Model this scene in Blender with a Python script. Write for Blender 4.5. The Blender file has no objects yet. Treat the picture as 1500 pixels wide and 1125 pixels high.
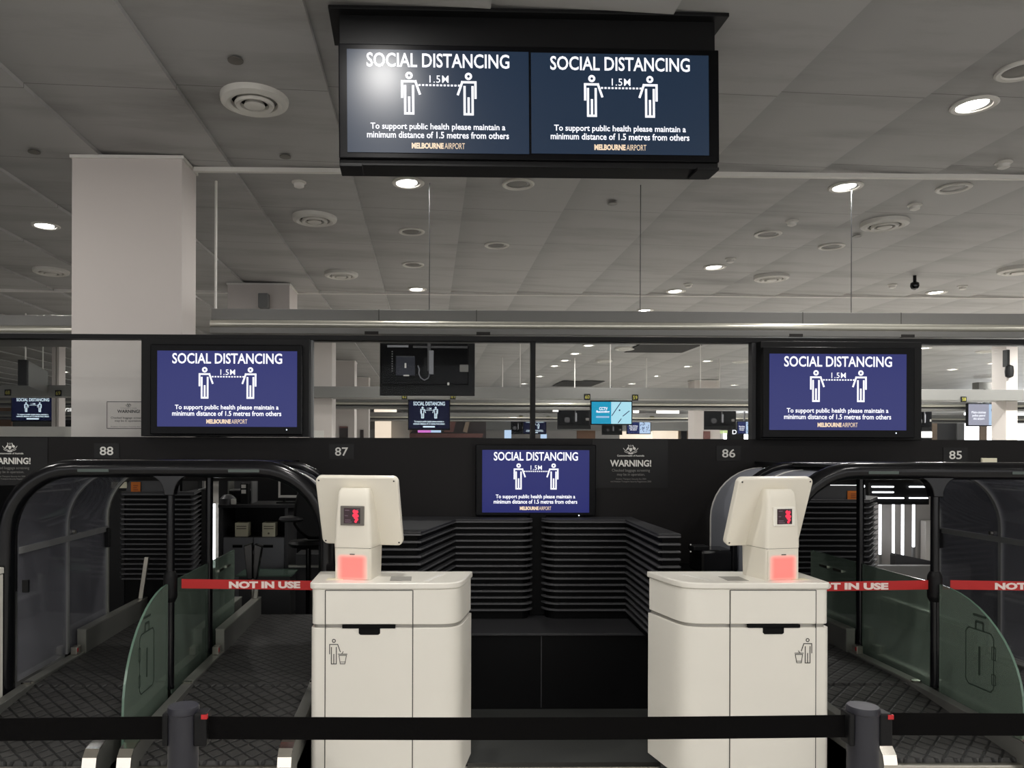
import bpy, bmesh, math, random
from mathutils import Vector, Matrix
random.seed(7)
scene = bpy.context.scene
COL = scene.collection
PI = math.pi
R = math.radians

# ------------------------------------------------------------------ camera
F, CX, CY, EYE = 1127.0, 648.0, 657.0, 1.6
YAW, ROLL = R(1.0), 0.0033
_fw = Vector((math.sin(YAW), math.cos(YAW), 0))
_r0 = Vector((math.cos(YAW), -math.sin(YAW), 0))
_up0 = Vector((0, 0, 1))
_rt = math.cos(ROLL) * _r0 + math.sin(ROLL) * _up0
_up = math.cos(ROLL) * _up0 - math.sin(ROLL) * _r0
cam_d = bpy.data.cameras.new('camera')
cam = bpy.data.objects.new('camera', cam_d)
COL.objects.link(cam)
cam_d.sensor_fit = 'HORIZONTAL'
cam_d.sensor_width = 36.0
cam_d.lens = F * 36.0 / 1500.0
cam_d.shift_x = (750 - CX) / 1500.0
cam_d.shift_y = (CY - 562.5) / 1500.0
cam_d.clip_start = 0.05
cam_d.clip_end = 300
m3 = Matrix((_rt, _up, -_fw)).transposed()
cam.matrix_world = Matrix.Translation((0, 0, EYE)) @ m3.to_4x4()
scene.camera = cam

def W(px, py, Y):
    """point of the real scene seen at pixel (px,py) lying at depth Y"""
    d = _rt * ((px - CX) / F) - _up * ((py - CY) / F) + _fw
    return Vector((0, 0, EYE)) + d * (Y / d.y)

# ------------------------------------------------------------------ materials
def mat(name, col, rough=0.5, metal=0.0, spec=0.5, emit=None, estr=0.0, noise=0.0, nscale=20.0, bump=0.0):
    m = bpy.data.materials.new(name)
    m.use_nodes = True
    nt = m.node_tree
    b = nt.nodes['Principled BSDF']
    b.inputs['Base Color'].default_value = (*col, 1)
    b.inputs['Roughness'].default_value = rough
    b.inputs['Metallic'].default_value = metal
    b.inputs['Specular IOR Level'].default_value = spec
    if emit:
        b.inputs['Emission Color'].default_value = (*emit, 1)
        b.inputs['Emission Strength'].default_value = estr
    if noise or bump:
        tc = nt.nodes.new('ShaderNodeTexCoord')
        n = nt.nodes.new('ShaderNodeTexNoise')
        n.inputs['Scale'].default_value = nscale
        n.inputs['Detail'].default_value = 4
        nt.links.new(tc.outputs['Object'], n.inputs['Vector'])
        if noise:
            r = nt.nodes.new('ShaderNodeMapRange')
            r.inputs['To Min'].default_value = 1 - noise
            r.inputs['To Max'].default_value = 1 + noise
            nt.links.new(n.outputs['Fac'], r.inputs['Value'])
            mx = nt.nodes.new('ShaderNodeVectorMath')
            mx.operation = 'SCALE'
            mx.inputs[0].default_value = col
            nt.links.new(r.outputs['Result'], mx.inputs['Scale'])
            nt.links.new(mx.outputs['Vector'], b.inputs['Base Color'])
        if bump:
            bp = nt.nodes.new('ShaderNodeBump')
            bp.inputs['Strength'].default_value = bump
            bp.inputs['Distance'].default_value = 0.002
            nt.links.new(n.outputs['Fac'], bp.inputs['Height'])
            nt.links.new(bp.outputs['Normal'], b.inputs['Normal'])
    return m

def srgb(r, g, b):
    def f(c):
        c /= 255.0
        return c / 12.92 if c <= 0.04045 else ((c + 0.055) / 1.055) ** 2.4
    return (f(r), f(g), f(b))

def glassy(name, tint, body, fac_body, gloss=0.08, rough=0.03, edge_gloss=None):
    """thin sheet: mostly see-through, some body colour, fresnel gloss"""
    m = bpy.data.materials.new(name)
    m.use_nodes = True
    nt = m.node_tree
    nt.nodes.clear()
    out = nt.nodes.new('ShaderNodeOutputMaterial')
    tr = nt.nodes.new('ShaderNodeBsdfTransparent')
    tr.inputs['Color'].default_value = (*tint, 1)
    df = nt.nodes.new('ShaderNodeBsdfDiffuse')
    df.inputs['Color'].default_value = (*body, 1)
    mx = nt.nodes.new('ShaderNodeMixShader')
    mx.inputs['Fac'].default_value = fac_body
    gl = nt.nodes.new('ShaderNodeBsdfGlossy')
    gl.inputs['Roughness'].default_value = rough
    gl.inputs['Color'].default_value = (0.9, 0.92, 0.95, 1)
    lw = nt.nodes.new('ShaderNodeLayerWeight')
    lw.inputs['Blend'].default_value = 0.25
    mr = nt.nodes.new('ShaderNodeMapRange')
    mr.inputs['To Min'].default_value = gloss
    mr.inputs['To Max'].default_value = edge_gloss if edge_gloss is not None else min(1.0, gloss * 5 + 0.15)
    nt.links.new(lw.outputs['Fresnel'], mr.inputs['Value'])
    m2 = nt.nodes.new('ShaderNodeMixShader')
    nt.links.new(tr.outputs[0], mx.inputs[1])
    nt.links.new(df.outputs[0], mx.inputs[2])
    nt.links.new(mr.outputs['Result'], m2.inputs['Fac'])
    nt.links.new(mx.outputs[0], m2.inputs[1])
    nt.links.new(gl.outputs[0], m2.inputs[2])
    nt.links.new(m2.outputs[0], out.inputs['Surface'])
    return m

def screen_mat(name, col, strength=1.0, rough=0.16, spec=0.15):
    m = mat(name, (0.004, 0.004, 0.006), rough, 0, spec, col, strength)
    return m

M = {}
M['black'] = mat('satin_black', srgb(13, 13, 14), 0.5, spec=.22, noise=0.15)
M['black_gloss'] = mat('gloss_black', srgb(10, 10, 12), 0.14, noise=0.1)
M['black_wall'] = mat('black_laminate', srgb(22, 20, 20), 0.55, spec=.2, noise=0.12, nscale=60, bump=0.05)
M['black_deep'] = mat('deep_black', srgb(8, 8, 9), 0.6, spec=.12, noise=0.1)
M['tube_black'] = mat('painted_black_tube', srgb(11, 11, 14), 0.2, spec=.35, noise=0.1)
M['bezel'] = mat('bezel_black', srgb(6, 6, 8), 0.3, spec=.13, noise=0.05)
M['dark_grey'] = mat('dark_grey', srgb(62, 62, 64), 0.5, noise=0.08)
M['mid_grey'] = mat('mid_grey', srgb(120, 120, 120), 0.5, noise=0.06)
M['rail_dark'] = mat('rail_graphite', srgb(98, 98, 94), 0.42, 0.2, noise=0.08)
M['rail_top'] = mat('rail_aluminium', srgb(150, 150, 142), 0.38, 0.7, noise=0.08)
M['chrome'] = mat('polished_steel', srgb(225, 220, 210), 0.16, 1.0, noise=0.03)
M['steel'] = mat('brushed_steel', srgb(190, 186, 176), 0.3, 1.0, noise=0.06, nscale=80)
M['kiosk'] = mat('kiosk_white', srgb(232, 228, 218), 0.28, noise=0.015, nscale=6)
M['kiosk_plastic'] = mat('kiosk_head_plastic', srgb(232, 226, 212), 0.36, noise=0.015, nscale=6)
M['groove'] = mat('groove_silver', srgb(165, 162, 155), 0.4, 0.3, noise=0.04)
M['seam'] = mat('seam_dark', srgb(70, 68, 64), 0.8, noise=0.1)
M['ink'] = mat('ink_grey', srgb(58, 56, 54), 0.7, noise=0.05)
M['slat'] = mat('slat_grey', srgb(78, 78, 80), 0.42, spec=.35, noise=0.06)
M['slat_top'] = mat('counter_top_grey', srgb(48, 48, 50), 0.5, spec=.3, noise=0.08)
M['column'] = mat('column_white', srgb(214, 206, 201), 0.6, noise=0.02, nscale=3)
M['white'] = mat('white_paint', srgb(225, 222, 216), 0.5, noise=0.03)
M['vent'] = mat('vent_white', srgb(218, 215, 208), 0.5, noise=0.05)
M['vent_dark'] = mat('vent_slot', srgb(40, 38, 36), 0.8, noise=0.1)
M['lamp_off'] = mat('downlight_unlit', srgb(96, 92, 86), 0.4, noise=0.08)
M['lamp_on'] = mat('downlight_glow', (1, 1, 1), 0.4, emit=(1.0, 0.96, 0.9), estr=14.0, noise=0.01)
M['beam'] = mat('beam_grey', srgb(122, 121, 118), 0.42, noise=0.05, nscale=5)
M['beam_light'] = mat('beam_edge_metal', srgb(205, 202, 190), 0.28, 0.6, noise=0.04)
M['red_belt'] = mat('red_webbing', srgb(178, 24, 23), 0.6, noise=0.06, nscale=90)
M['belt_text'] = mat('belt_lettering', srgb(232, 214, 208), 0.6, noise=0.05)
M['black_belt'] = mat('black_webbing', srgb(12, 11, 11), 0.9, spec=.08, noise=0.15, nscale=120, bump=0.2)
M['stanchion'] = mat('stanchion_black', srgb(34, 34, 42), 0.42, noise=0.1, nscale=40)
M['red'] = mat('red_button', srgb(190, 25, 30), 0.4, noise=0.05)
M['decal_white'] = mat('decal_white', srgb(222, 220, 214), 0.6, noise=0.03)
M['decal_grey'] = mat('decal_grey', srgb(120, 118, 114), 0.6, noise=0.03)
M['decal_black'] = mat('decal_black', srgb(26, 26, 26), 0.6, noise=0.03)
M['plate_black'] = mat('sign_plate_black', srgb(19, 18, 18), 0.4, spec=.25, noise=0.05)
M['orange'] = mat('orange_label', srgb(205, 110, 20), 0.6, noise=0.12, nscale=60)
M['orange_dark'] = mat('orange_label_print', srgb(150, 70, 15), 0.6, noise=0.1)
M['cream'] = mat('cream_card', srgb(232, 226, 200), 0.7, noise=0.04)
M['cream_print'] = mat('cream_print', srgb(120, 112, 90), 0.7, noise=0.04)
M['cab_grey'] = mat('cabinet_grey', srgb(132, 133, 138), 0.5, noise=0.05)
M['green_tint'] = mat('light_strip_green', srgb(60, 72, 66), 0.3, noise=0.05)
M['yellow_txt'] = mat('yellow_digits', srgb(190, 182, 80), 0.6, noise=0.03)
M['opening_grey'] = mat('opening_grey', srgb(142, 138, 134), 0.5, noise=0.15, nscale=2)
M['glow_white'] = mat('tube_light', (1, 1, 1), 0.4, emit=(0.93, 0.95, 1.0), estr=3.5, noise=0.01)
M['exit_lit'] = mat('exit_lit', (.1, .1, .1), 0.5, emit=srgb(205, 225, 150), estr=0.9, noise=0.01)
M['glow_soft'] = mat('lit_panel', (1, 1, 1), 0.5, emit=(1.0, 0.97, 0.92), estr=0.9, noise=0.01)
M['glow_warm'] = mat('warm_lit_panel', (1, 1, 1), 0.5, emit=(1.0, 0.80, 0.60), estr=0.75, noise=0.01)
M['front_fill'] = mat('front_fill_glow', (1, 1, 1), 0.5, emit=(0.98, 0.98, 1.0), estr=1.1, noise=0.01)
M['daylight'] = mat('daylight_glow', (1, 1, 1), 0.5, emit=(0.97, 0.98, 1.0), estr=5.0, noise=0.01)
M['pink_scr'] = mat('pink_screen', (0.02, 0.02, 0.02), 0.3, emit=srgb(225, 120, 215), estr=0.9, noise=0.01)
M['blue_scr'] = mat('pale_blue_screen', (0.02, 0.02, 0.02), 0.3, emit=srgb(190, 215, 245), estr=0.9, noise=0.01)
M['wood'] = mat('shop_wood', srgb(140, 105, 80), 0.6, noise=0.2, nscale=4)
M['poster_dark'] = mat('poster_dark', srgb(45, 34, 34), 0.5, noise=0.3, nscale=3)
M['poster_red'] = mat('poster_red', srgb(120, 78, 72), 0.5, noise=0.3, nscale=3)
M['poster_tan'] = mat('poster_tan', srgb(150, 130, 112), 0.5, noise=0.3, nscale=3)
M['farwall'] = mat('far_wall', srgb(185, 181, 176), 0.6, noise=0.1, nscale=1)
M['txt'] = mat('screen_text', (0.01, 0.01, 0.01), 0.3, emit=(0.93, 0.93, 1.0), estr=1.25, noise=0.01)
M['txt_logo'] = mat('screen_logo', (0.01, 0.01, 0.01), 0.3, emit=srgb(250, 222, 190), estr=1.0, noise=0.01)
M['txt_far'] = mat('far_screen_text', (0.01, 0.01, 0.01), 0.3, emit=(0.75, 0.9, 1.0), estr=1.0, noise=0.01)
M['scr_wall'] = screen_mat('screen_indigo', srgb(52, 56, 112))
M['scr_over'] = screen_mat('screen_navy', srgb(27, 44, 64), rough=0.36, spec=.30)
M['scr_mid'] = screen_mat('screen_blue', srgb(38, 42, 104))
M['scr_far'] = screen_mat('screen_far_navy', srgb(8, 12, 38))
M['scr_cyan'] = screen_mat('screen_cyan', srgb(22, 150, 190))
M['scr_map'] = screen_mat('screen_map', srgb(175, 225, 240))
M['scr_grey'] = screen_mat('screen_grey', srgb(165, 165, 180))
M['scr_navy2'] = screen_mat('screen_navy_far', srgb(40, 48, 90))
M['standby'] = mat('standby_led', (0, 0, 0), 0.4, emit=(0.75, 0.85, 1.0), estr=2.0, noise=0.01)
M['lcd'] = mat('lcd_dark', (0.01, 0.008, 0.01), 0.2, emit=srgb(40, 12, 20), estr=1.0, noise=0.01)
M['lcd_red'] = mat('lcd_red', (0.01, 0, 0), 0.3, emit=(1.0, 0.03, 0.08), estr=1.1, noise=0.01)
M['lcd_grey'] = mat('lcd_text', (0.01, 0, 0), 0.3, emit=srgb(110, 90, 100), estr=0.7, noise=0.01)
M['lcd_frame'] = mat('lcd_frame', srgb(105, 100, 94), 0.5, noise=0.04)
M['lcd_frame_white'] = mat('lcd_frame_white', srgb(240, 236, 225), 0.3, noise=0.02)
M['glass_clear'] = glassy('clear_glass', (0.97, 0.98, 0.98), (0.5, 0.5, 0.5), 0.0, 0.001, 0.03, 0.07)
M['poly'] = glassy('clear_polycarbonate', (0.88, 0.88, 0.92), (0.27, 0.27, 0.30), 0.37, 0.10, 0.06)
M['poly_grey'] = glassy('grey_polycarbonate', (0.8, 0.8, 0.85), (0.34, 0.35, 0.39), 0.75, 0.08, 0.1)
M['green_glass'] = glassy('green_glass', (0.66, 0.74, 0.68), (0.19, 0.245, 0.20), 0.55, 0.05)
M['green_edge'] = mat('glass_edge', srgb(92, 116, 102), 0.2, noise=0.05)

def floor_material():
    m = mat('floor_terrazzo', srgb(212, 209, 203), 0.35, noise=0.06, nscale=9)
    return m
M['floor'] = floor_material()
M['floor_dark'] = mat('lane_vinyl', srgb(56, 57, 55), 0.5, noise=0.2, nscale=2.5)

def ceiling_material():
    m = bpy.data.materials.new('ceiling_panels')
    m.use_nodes = True
    nt = m.node_tree
    b = nt.nodes['Principled BSDF']
    b.inputs['Roughness'].default_value = 0.55
    tc = nt.nodes.new('ShaderNodeTexCoord')
    mp = nt.nodes.new('ShaderNodeMapping')
    mp.inputs['Scale'].default_value = (0.55, 2.4, 1)
    nt.links.new(tc.outputs['Object'], mp.inputs['Vector'])
    n = nt.nodes.new('ShaderNodeTexNoise')
    n.inputs['Scale'].default_value = 0.9
    n.inputs['Detail'].default_value = 7
    n.inputs['Roughness'].default_value = 0.62
    nt.links.new(mp.outputs['Vector'], n.inputs['Vector'])
    cr = nt.nodes.new('ShaderNodeValToRGB')
    cr.color_ramp.elements[0].position = 0.30
    cr.color_ramp.elements[0].color = (*srgb(157, 155, 152), 1)
    cr.color_ramp.elements[1].position = 0.52
    cr.color_ramp.elements[1].color = (*srgb(178, 177, 175), 1)
    nt.links.new(n.outputs['Fac'], cr.inputs['Fac'])
    # cross joints along the depth, every 1.22 m
    sp = nt.nodes.new('ShaderNodeSeparateXYZ')
    nt.links.new(tc.outputs['Object'], sp.inputs[0])
    dv = nt.nodes.new('ShaderNodeMath'); dv.operation = 'DIVIDE'; dv.inputs[1].default_value = 1.22
    nt.links.new(sp.outputs['Y'], dv.inputs[0])
    fr = nt.nodes.new('ShaderNodeMath'); fr.operation = 'FRACT'
    nt.links.new(dv.outputs[0], fr.inputs[0])
    lt = nt.nodes.new('ShaderNodeMath'); lt.operation = 'LESS_THAN'; lt.inputs[1].default_value = 0.006
    nt.links.new(fr.outputs[0], lt.inputs[0])
    mx = nt.nodes.new('ShaderNodeMix'); mx.data_type = 'RGBA'
    nt.links.new(lt.outputs[0], mx.inputs['Factor'])
    nt.links.new(cr.outputs['Color'], mx.inputs['A'])
    mx.inputs['B'].default_value = (*srgb(120, 118, 114), 1)
    # step shade painted along one long edge of every strip; soot beside the air outlets
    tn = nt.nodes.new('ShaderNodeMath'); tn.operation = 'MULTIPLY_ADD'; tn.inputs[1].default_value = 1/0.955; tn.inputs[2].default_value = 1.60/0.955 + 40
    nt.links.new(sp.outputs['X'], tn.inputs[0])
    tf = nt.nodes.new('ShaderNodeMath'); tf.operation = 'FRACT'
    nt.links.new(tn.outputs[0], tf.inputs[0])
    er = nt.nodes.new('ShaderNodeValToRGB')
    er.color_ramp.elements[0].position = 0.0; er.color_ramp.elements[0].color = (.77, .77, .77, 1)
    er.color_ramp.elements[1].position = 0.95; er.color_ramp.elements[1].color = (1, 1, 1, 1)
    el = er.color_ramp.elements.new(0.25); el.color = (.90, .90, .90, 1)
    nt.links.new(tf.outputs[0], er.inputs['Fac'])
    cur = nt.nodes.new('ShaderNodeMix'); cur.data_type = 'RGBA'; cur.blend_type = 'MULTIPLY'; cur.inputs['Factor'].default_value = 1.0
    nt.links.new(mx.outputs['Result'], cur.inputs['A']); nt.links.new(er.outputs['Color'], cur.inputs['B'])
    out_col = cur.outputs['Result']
    for (vx, vy, rx, ry, amt) in ((-1.62, 5.05, .62, .30, .42), (-2.45, 5.25, .50, .16, .30), (-2.2, 5.75, .45, .2, .3), (-1.62, 7.6, .6, .3, .40), (-1.62, 10.1, .7, .4, .45), (4.05, 7.8, .6, .3, .38), (3.9, 10.3, .8, .4, .42),
                                  (3.1, 5.45, .55, .12, .22), (2.6, 7.0, .5, .15, .2), (-5.2, 9.9, .6, .3, .4), (-3.3, 6.3, .5, .18, .3), (.3, 8.6, .5, .2, .22), (.9, 10.4, .6, .3, .2), (6.9, 9.8, .6, .3, .35), (5.2, 6.1, .7, .14, .2)):
        mp2 = nt.nodes.new('ShaderNodeMapping')
        mp2.inputs['Location'].default_value = (-vx/rx, -vy/ry, 0); mp2.inputs['Scale'].default_value = (1/rx, 1/ry, 0)
        nt.links.new(tc.outputs['Object'], mp2.inputs['Vector'])
        ln = nt.nodes.new('ShaderNodeVectorMath'); ln.operation = 'LENGTH'
        nt.links.new(mp2.outputs['Vector'], ln.inputs[0])
        ad = nt.nodes.new('ShaderNodeMath'); ad.operation = 'MULTIPLY_ADD'; ad.inputs[1].default_value = 1.4
        nt.links.new(n.outputs['Fac'], ad.inputs[0]); nt.links.new(ln.outputs['Value'], ad.inputs[2])
        mr = nt.nodes.new('ShaderNodeMapRange'); mr.interpolation_type = 'SMOOTHSTEP'
        mr.inputs['From Min'].default_value = 0.5; mr.inputs['From Max'].default_value = 1.8
        mr.inputs['To Min'].default_value = amt; mr.inputs['To Max'].default_value = 0.0
        nt.links.new(ad.outputs[0], mr.inputs['Value'])
        mm = nt.nodes.new('ShaderNodeMix'); mm.data_type = 'RGBA'
        nt.links.new(mr.outputs['Result'], mm.inputs['Factor']); nt.links.new(out_col, mm.inputs['A'])
        mm.inputs['B'].default_value = (*srgb(70, 66, 60), 1)
        out_col = mm.outputs['Result']
    nt.links.new(out_col, b.inputs['Base Color'])
    return m
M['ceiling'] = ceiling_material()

def belt_material():
    m = bpy.data.materials.new('conveyor_rubber')
    m.use_nodes = True
    nt = m.node_tree
    b = nt.nodes['Principled BSDF']
    b.inputs['Roughness'].default_value = 0.55
    tc = nt.nodes.new('ShaderNodeTexCoord')
    sp = nt.nodes.new('ShaderNodeSeparateXYZ')
    nt.links.new(tc.outputs['Object'], sp.inputs[0])
    def math_(op, a, bb):
        nd = nt.nodes.new('ShaderNodeMath'); nd.operation = op
        for i, v in enumerate((a, bb)):
            if v is None: continue
            if isinstance(v, (int, float)): nd.inputs[i].default_value = v
            else: nt.links.new(v, nd.inputs[i])
        return nd.outputs[0]
    u = math_('DIVIDE', sp.outputs['X'], 0.085)
    v = math_('DIVIDE', sp.outputs['Y'], 0.085)
    lines = []
    for op in ('ADD', 'SUBTRACT'):
        s = math_(op, u, v)
        f = math_('FRACT', math_('ADD', s, 100.0), None)
        d = math_('ABSOLUTE', math_('SUBTRACT', f, 0.5), None)
        lines.append(d)
    mxd = math_('MAXIMUM', lines[0], lines[1])
    cr = nt.nodes.new('ShaderNodeMapRange')
    cr.inputs['From Min'].default_value = 0.37
    cr.inputs['From Max'].default_value = 0.45
    nt.links.new(mxd, cr.inputs['Value'])
    n = nt.nodes.new('ShaderNodeTexNoise'); n.inputs['Scale'].default_value = 14
    nt.links.new(tc.outputs['Object'], n.inputs['Vector'])
    ramp = nt.nodes.new('ShaderNodeValToRGB')
    ramp.color_ramp.elements[0].color = (*srgb(44, 43, 42), 1)
    ramp.color_ramp.elements[1].color = (*srgb(60, 59, 57), 1)
    nt.links.new(n.outputs['Fac'], ramp.inputs['Fac'])
    mx = nt.nodes.new('ShaderNodeMix'); mx.data_type = 'RGBA'
    nt.links.new(cr.outputs['Result'], mx.inputs['Factor'])
    nt.links.new(ramp.outputs['Color'], mx.inputs['A'])
    mx.inputs['B'].default_value = (*srgb(14, 14, 14), 1)
    nt.links.new(mx.outputs['Result'], b.inputs['Base Color'])
    bp = nt.nodes.new('ShaderNodeBump'); bp.inputs['Strength'].default_value = 0.8
    bp.inputs['Distance'].default_value = 0.004
    bp.invert = True
    nt.links.new(cr.outputs['Result'], bp.inputs['Height'])
    nt.links.new(bp.outputs['Normal'], b.inputs['Normal'])
    return m
M['belt'] = belt_material()

def red_glow_material():
    """backlit red status window: the lamp sits low behind a diffusing cover"""
    m = bpy.data.materials.new('red_status_window')
    m.use_nodes = True
    nt = m.node_tree
    b = nt.nodes['Principled BSDF']
    b.inputs['Base Color'].default_value = (*srgb(226, 218, 206), 1)
    b.inputs['Roughness'].default_value = 0.35
    tc = nt.nodes.new('ShaderNodeTexCoord')
    sp = nt.nodes.new('ShaderNodeSeparateXYZ')
    nt.links.new(tc.outputs['Generated'], sp.inputs[0])
    def edge(sock, w, off=0.5):
        a = nt.nodes.new('ShaderNodeMath'); a.operation = 'SUBTRACT'; a.inputs[1].default_value = off
        nt.links.new(sock, a.inputs[0])
        c = nt.nodes.new('ShaderNodeMath'); c.operation = 'ABSOLUTE'
        nt.links.new(a.outputs[0], c.inputs[0])
        r = nt.nodes.new('ShaderNodeMapRange'); r.interpolation_type = 'SMOOTHSTEP'
        r.inputs['From Min'].default_value = 0.5
        r.inputs['From Max'].default_value = 0.5 - w
        nt.links.new(c.outputs[0], r.inputs['Value'])
        return r.outputs['Result']
    e1, e2 = edge(sp.outputs['X'], 0.24), edge(sp.outputs['Z'], 0.2, 0.40)
    ml = nt.nodes.new('ShaderNodeMath'); ml.operation = 'MULTIPLY'
    nt.links.new(e1, ml.inputs[0]); nt.links.new(e2, ml.inputs[1])
    sc = nt.nodes.new('ShaderNodeMath'); sc.operation = 'MULTIPLY'; sc.inputs[1].default_value = 1.1
    nt.links.new(ml.outputs[0], sc.inputs[0])
    mc = nt.nodes.new('ShaderNodeMix'); mc.data_type = 'RGBA'
    mc.inputs['A'].default_value = (*srgb(232, 226, 212), 1)
    mc.inputs['B'].default_value = (0.52, 0.20, 0.18, 1)
    nt.links.new(ml.outputs[0], mc.inputs['Factor'])
    nt.links.new(mc.outputs['Result'], b.inputs['Base Color'])
    b.inputs['Emission Color'].default_value = (1.0, 0.10, 0.085, 1)
    nt.links.new(sc.outputs[0], b.inputs['Emission Strength'])
    return m
M['red_glow'] = red_glow_material()

# ------------------------------------------------------------------ scene objects
def chain(o):
    m = Matrix.Identity(4)
    while o is not None:
        m = Matrix.LocRotScale(o.location, o.rotation_euler, None) @ m
        o = o.parent
    return m

def tag(o, label=None, cat=None, group=None, kind=None):
    if label: o['label'] = label
    if cat: o['category'] = cat
    if group: o['group'] = group
    if kind: o['kind'] = kind
    return o

def thing(name, label, cat, loc=(0, 0, 0), rz=0.0, group=None, ry=0.0):
    o = bpy.data.objects.new(name, None)
    o.empty_display_size = 0.1
    COL.objects.link(o)
    o.location = loc
    o.rotation_euler = (0, ry, rz)
    return tag(o, label, cat, group)

def dup(root, loc=None, label=None, group=None, rz=None):
    r = root.copy(); COL.objects.link(r)
    if loc is not None: r.location = loc
    if rz is not None: r.rotation_euler.z = rz
    if label: r['label'] = label
    if group: r['group'] = group
    for ch in list(root.children):
        c = ch.copy(); COL.objects.link(c); c.parent = r
        for g in list(ch.children):
            d = g.copy(); COL.objects.link(d); d.parent = c
    return r

_tcache = {}
def text_geo(s, bold=0.0, spacing=1.0):
    key = (s, bold, spacing)
    if key in _tcache: return _tcache[key]
    c = bpy.data.curves.new('lettering', 'FONT')
    c.body = s
    c.size = 1.0
    c.offset = bold
    c.space_character = spacing
    c.resolution_u = 3
    c.fill_mode = 'FRONT'
    o = bpy.data.objects.new('lettering', c)
    COL.objects.link(o)
    dg = bpy.context.evaluated_depsgraph_get()
    dg.update()
    me = bpy.data.meshes.new_from_object(o.evaluated_get(dg))
    vs = [Vector((v.co.x, v.co.y)) for v in me.vertices]
    fs = [tuple(p.vertices) for p in me.polygons]
    bpy.data.objects.remove(o); bpy.data.curves.remove(c); bpy.data.meshes.remove(me)
    x0 = min(v.x for v in vs); x1 = max(v.x for v in vs)
    y0 = min(v.y for v in vs); y1 = max(v.y for v in vs)
    _tcache[key] = (vs, fs, x0, x1, y0, y1)
    return _tcache[key]

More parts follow.
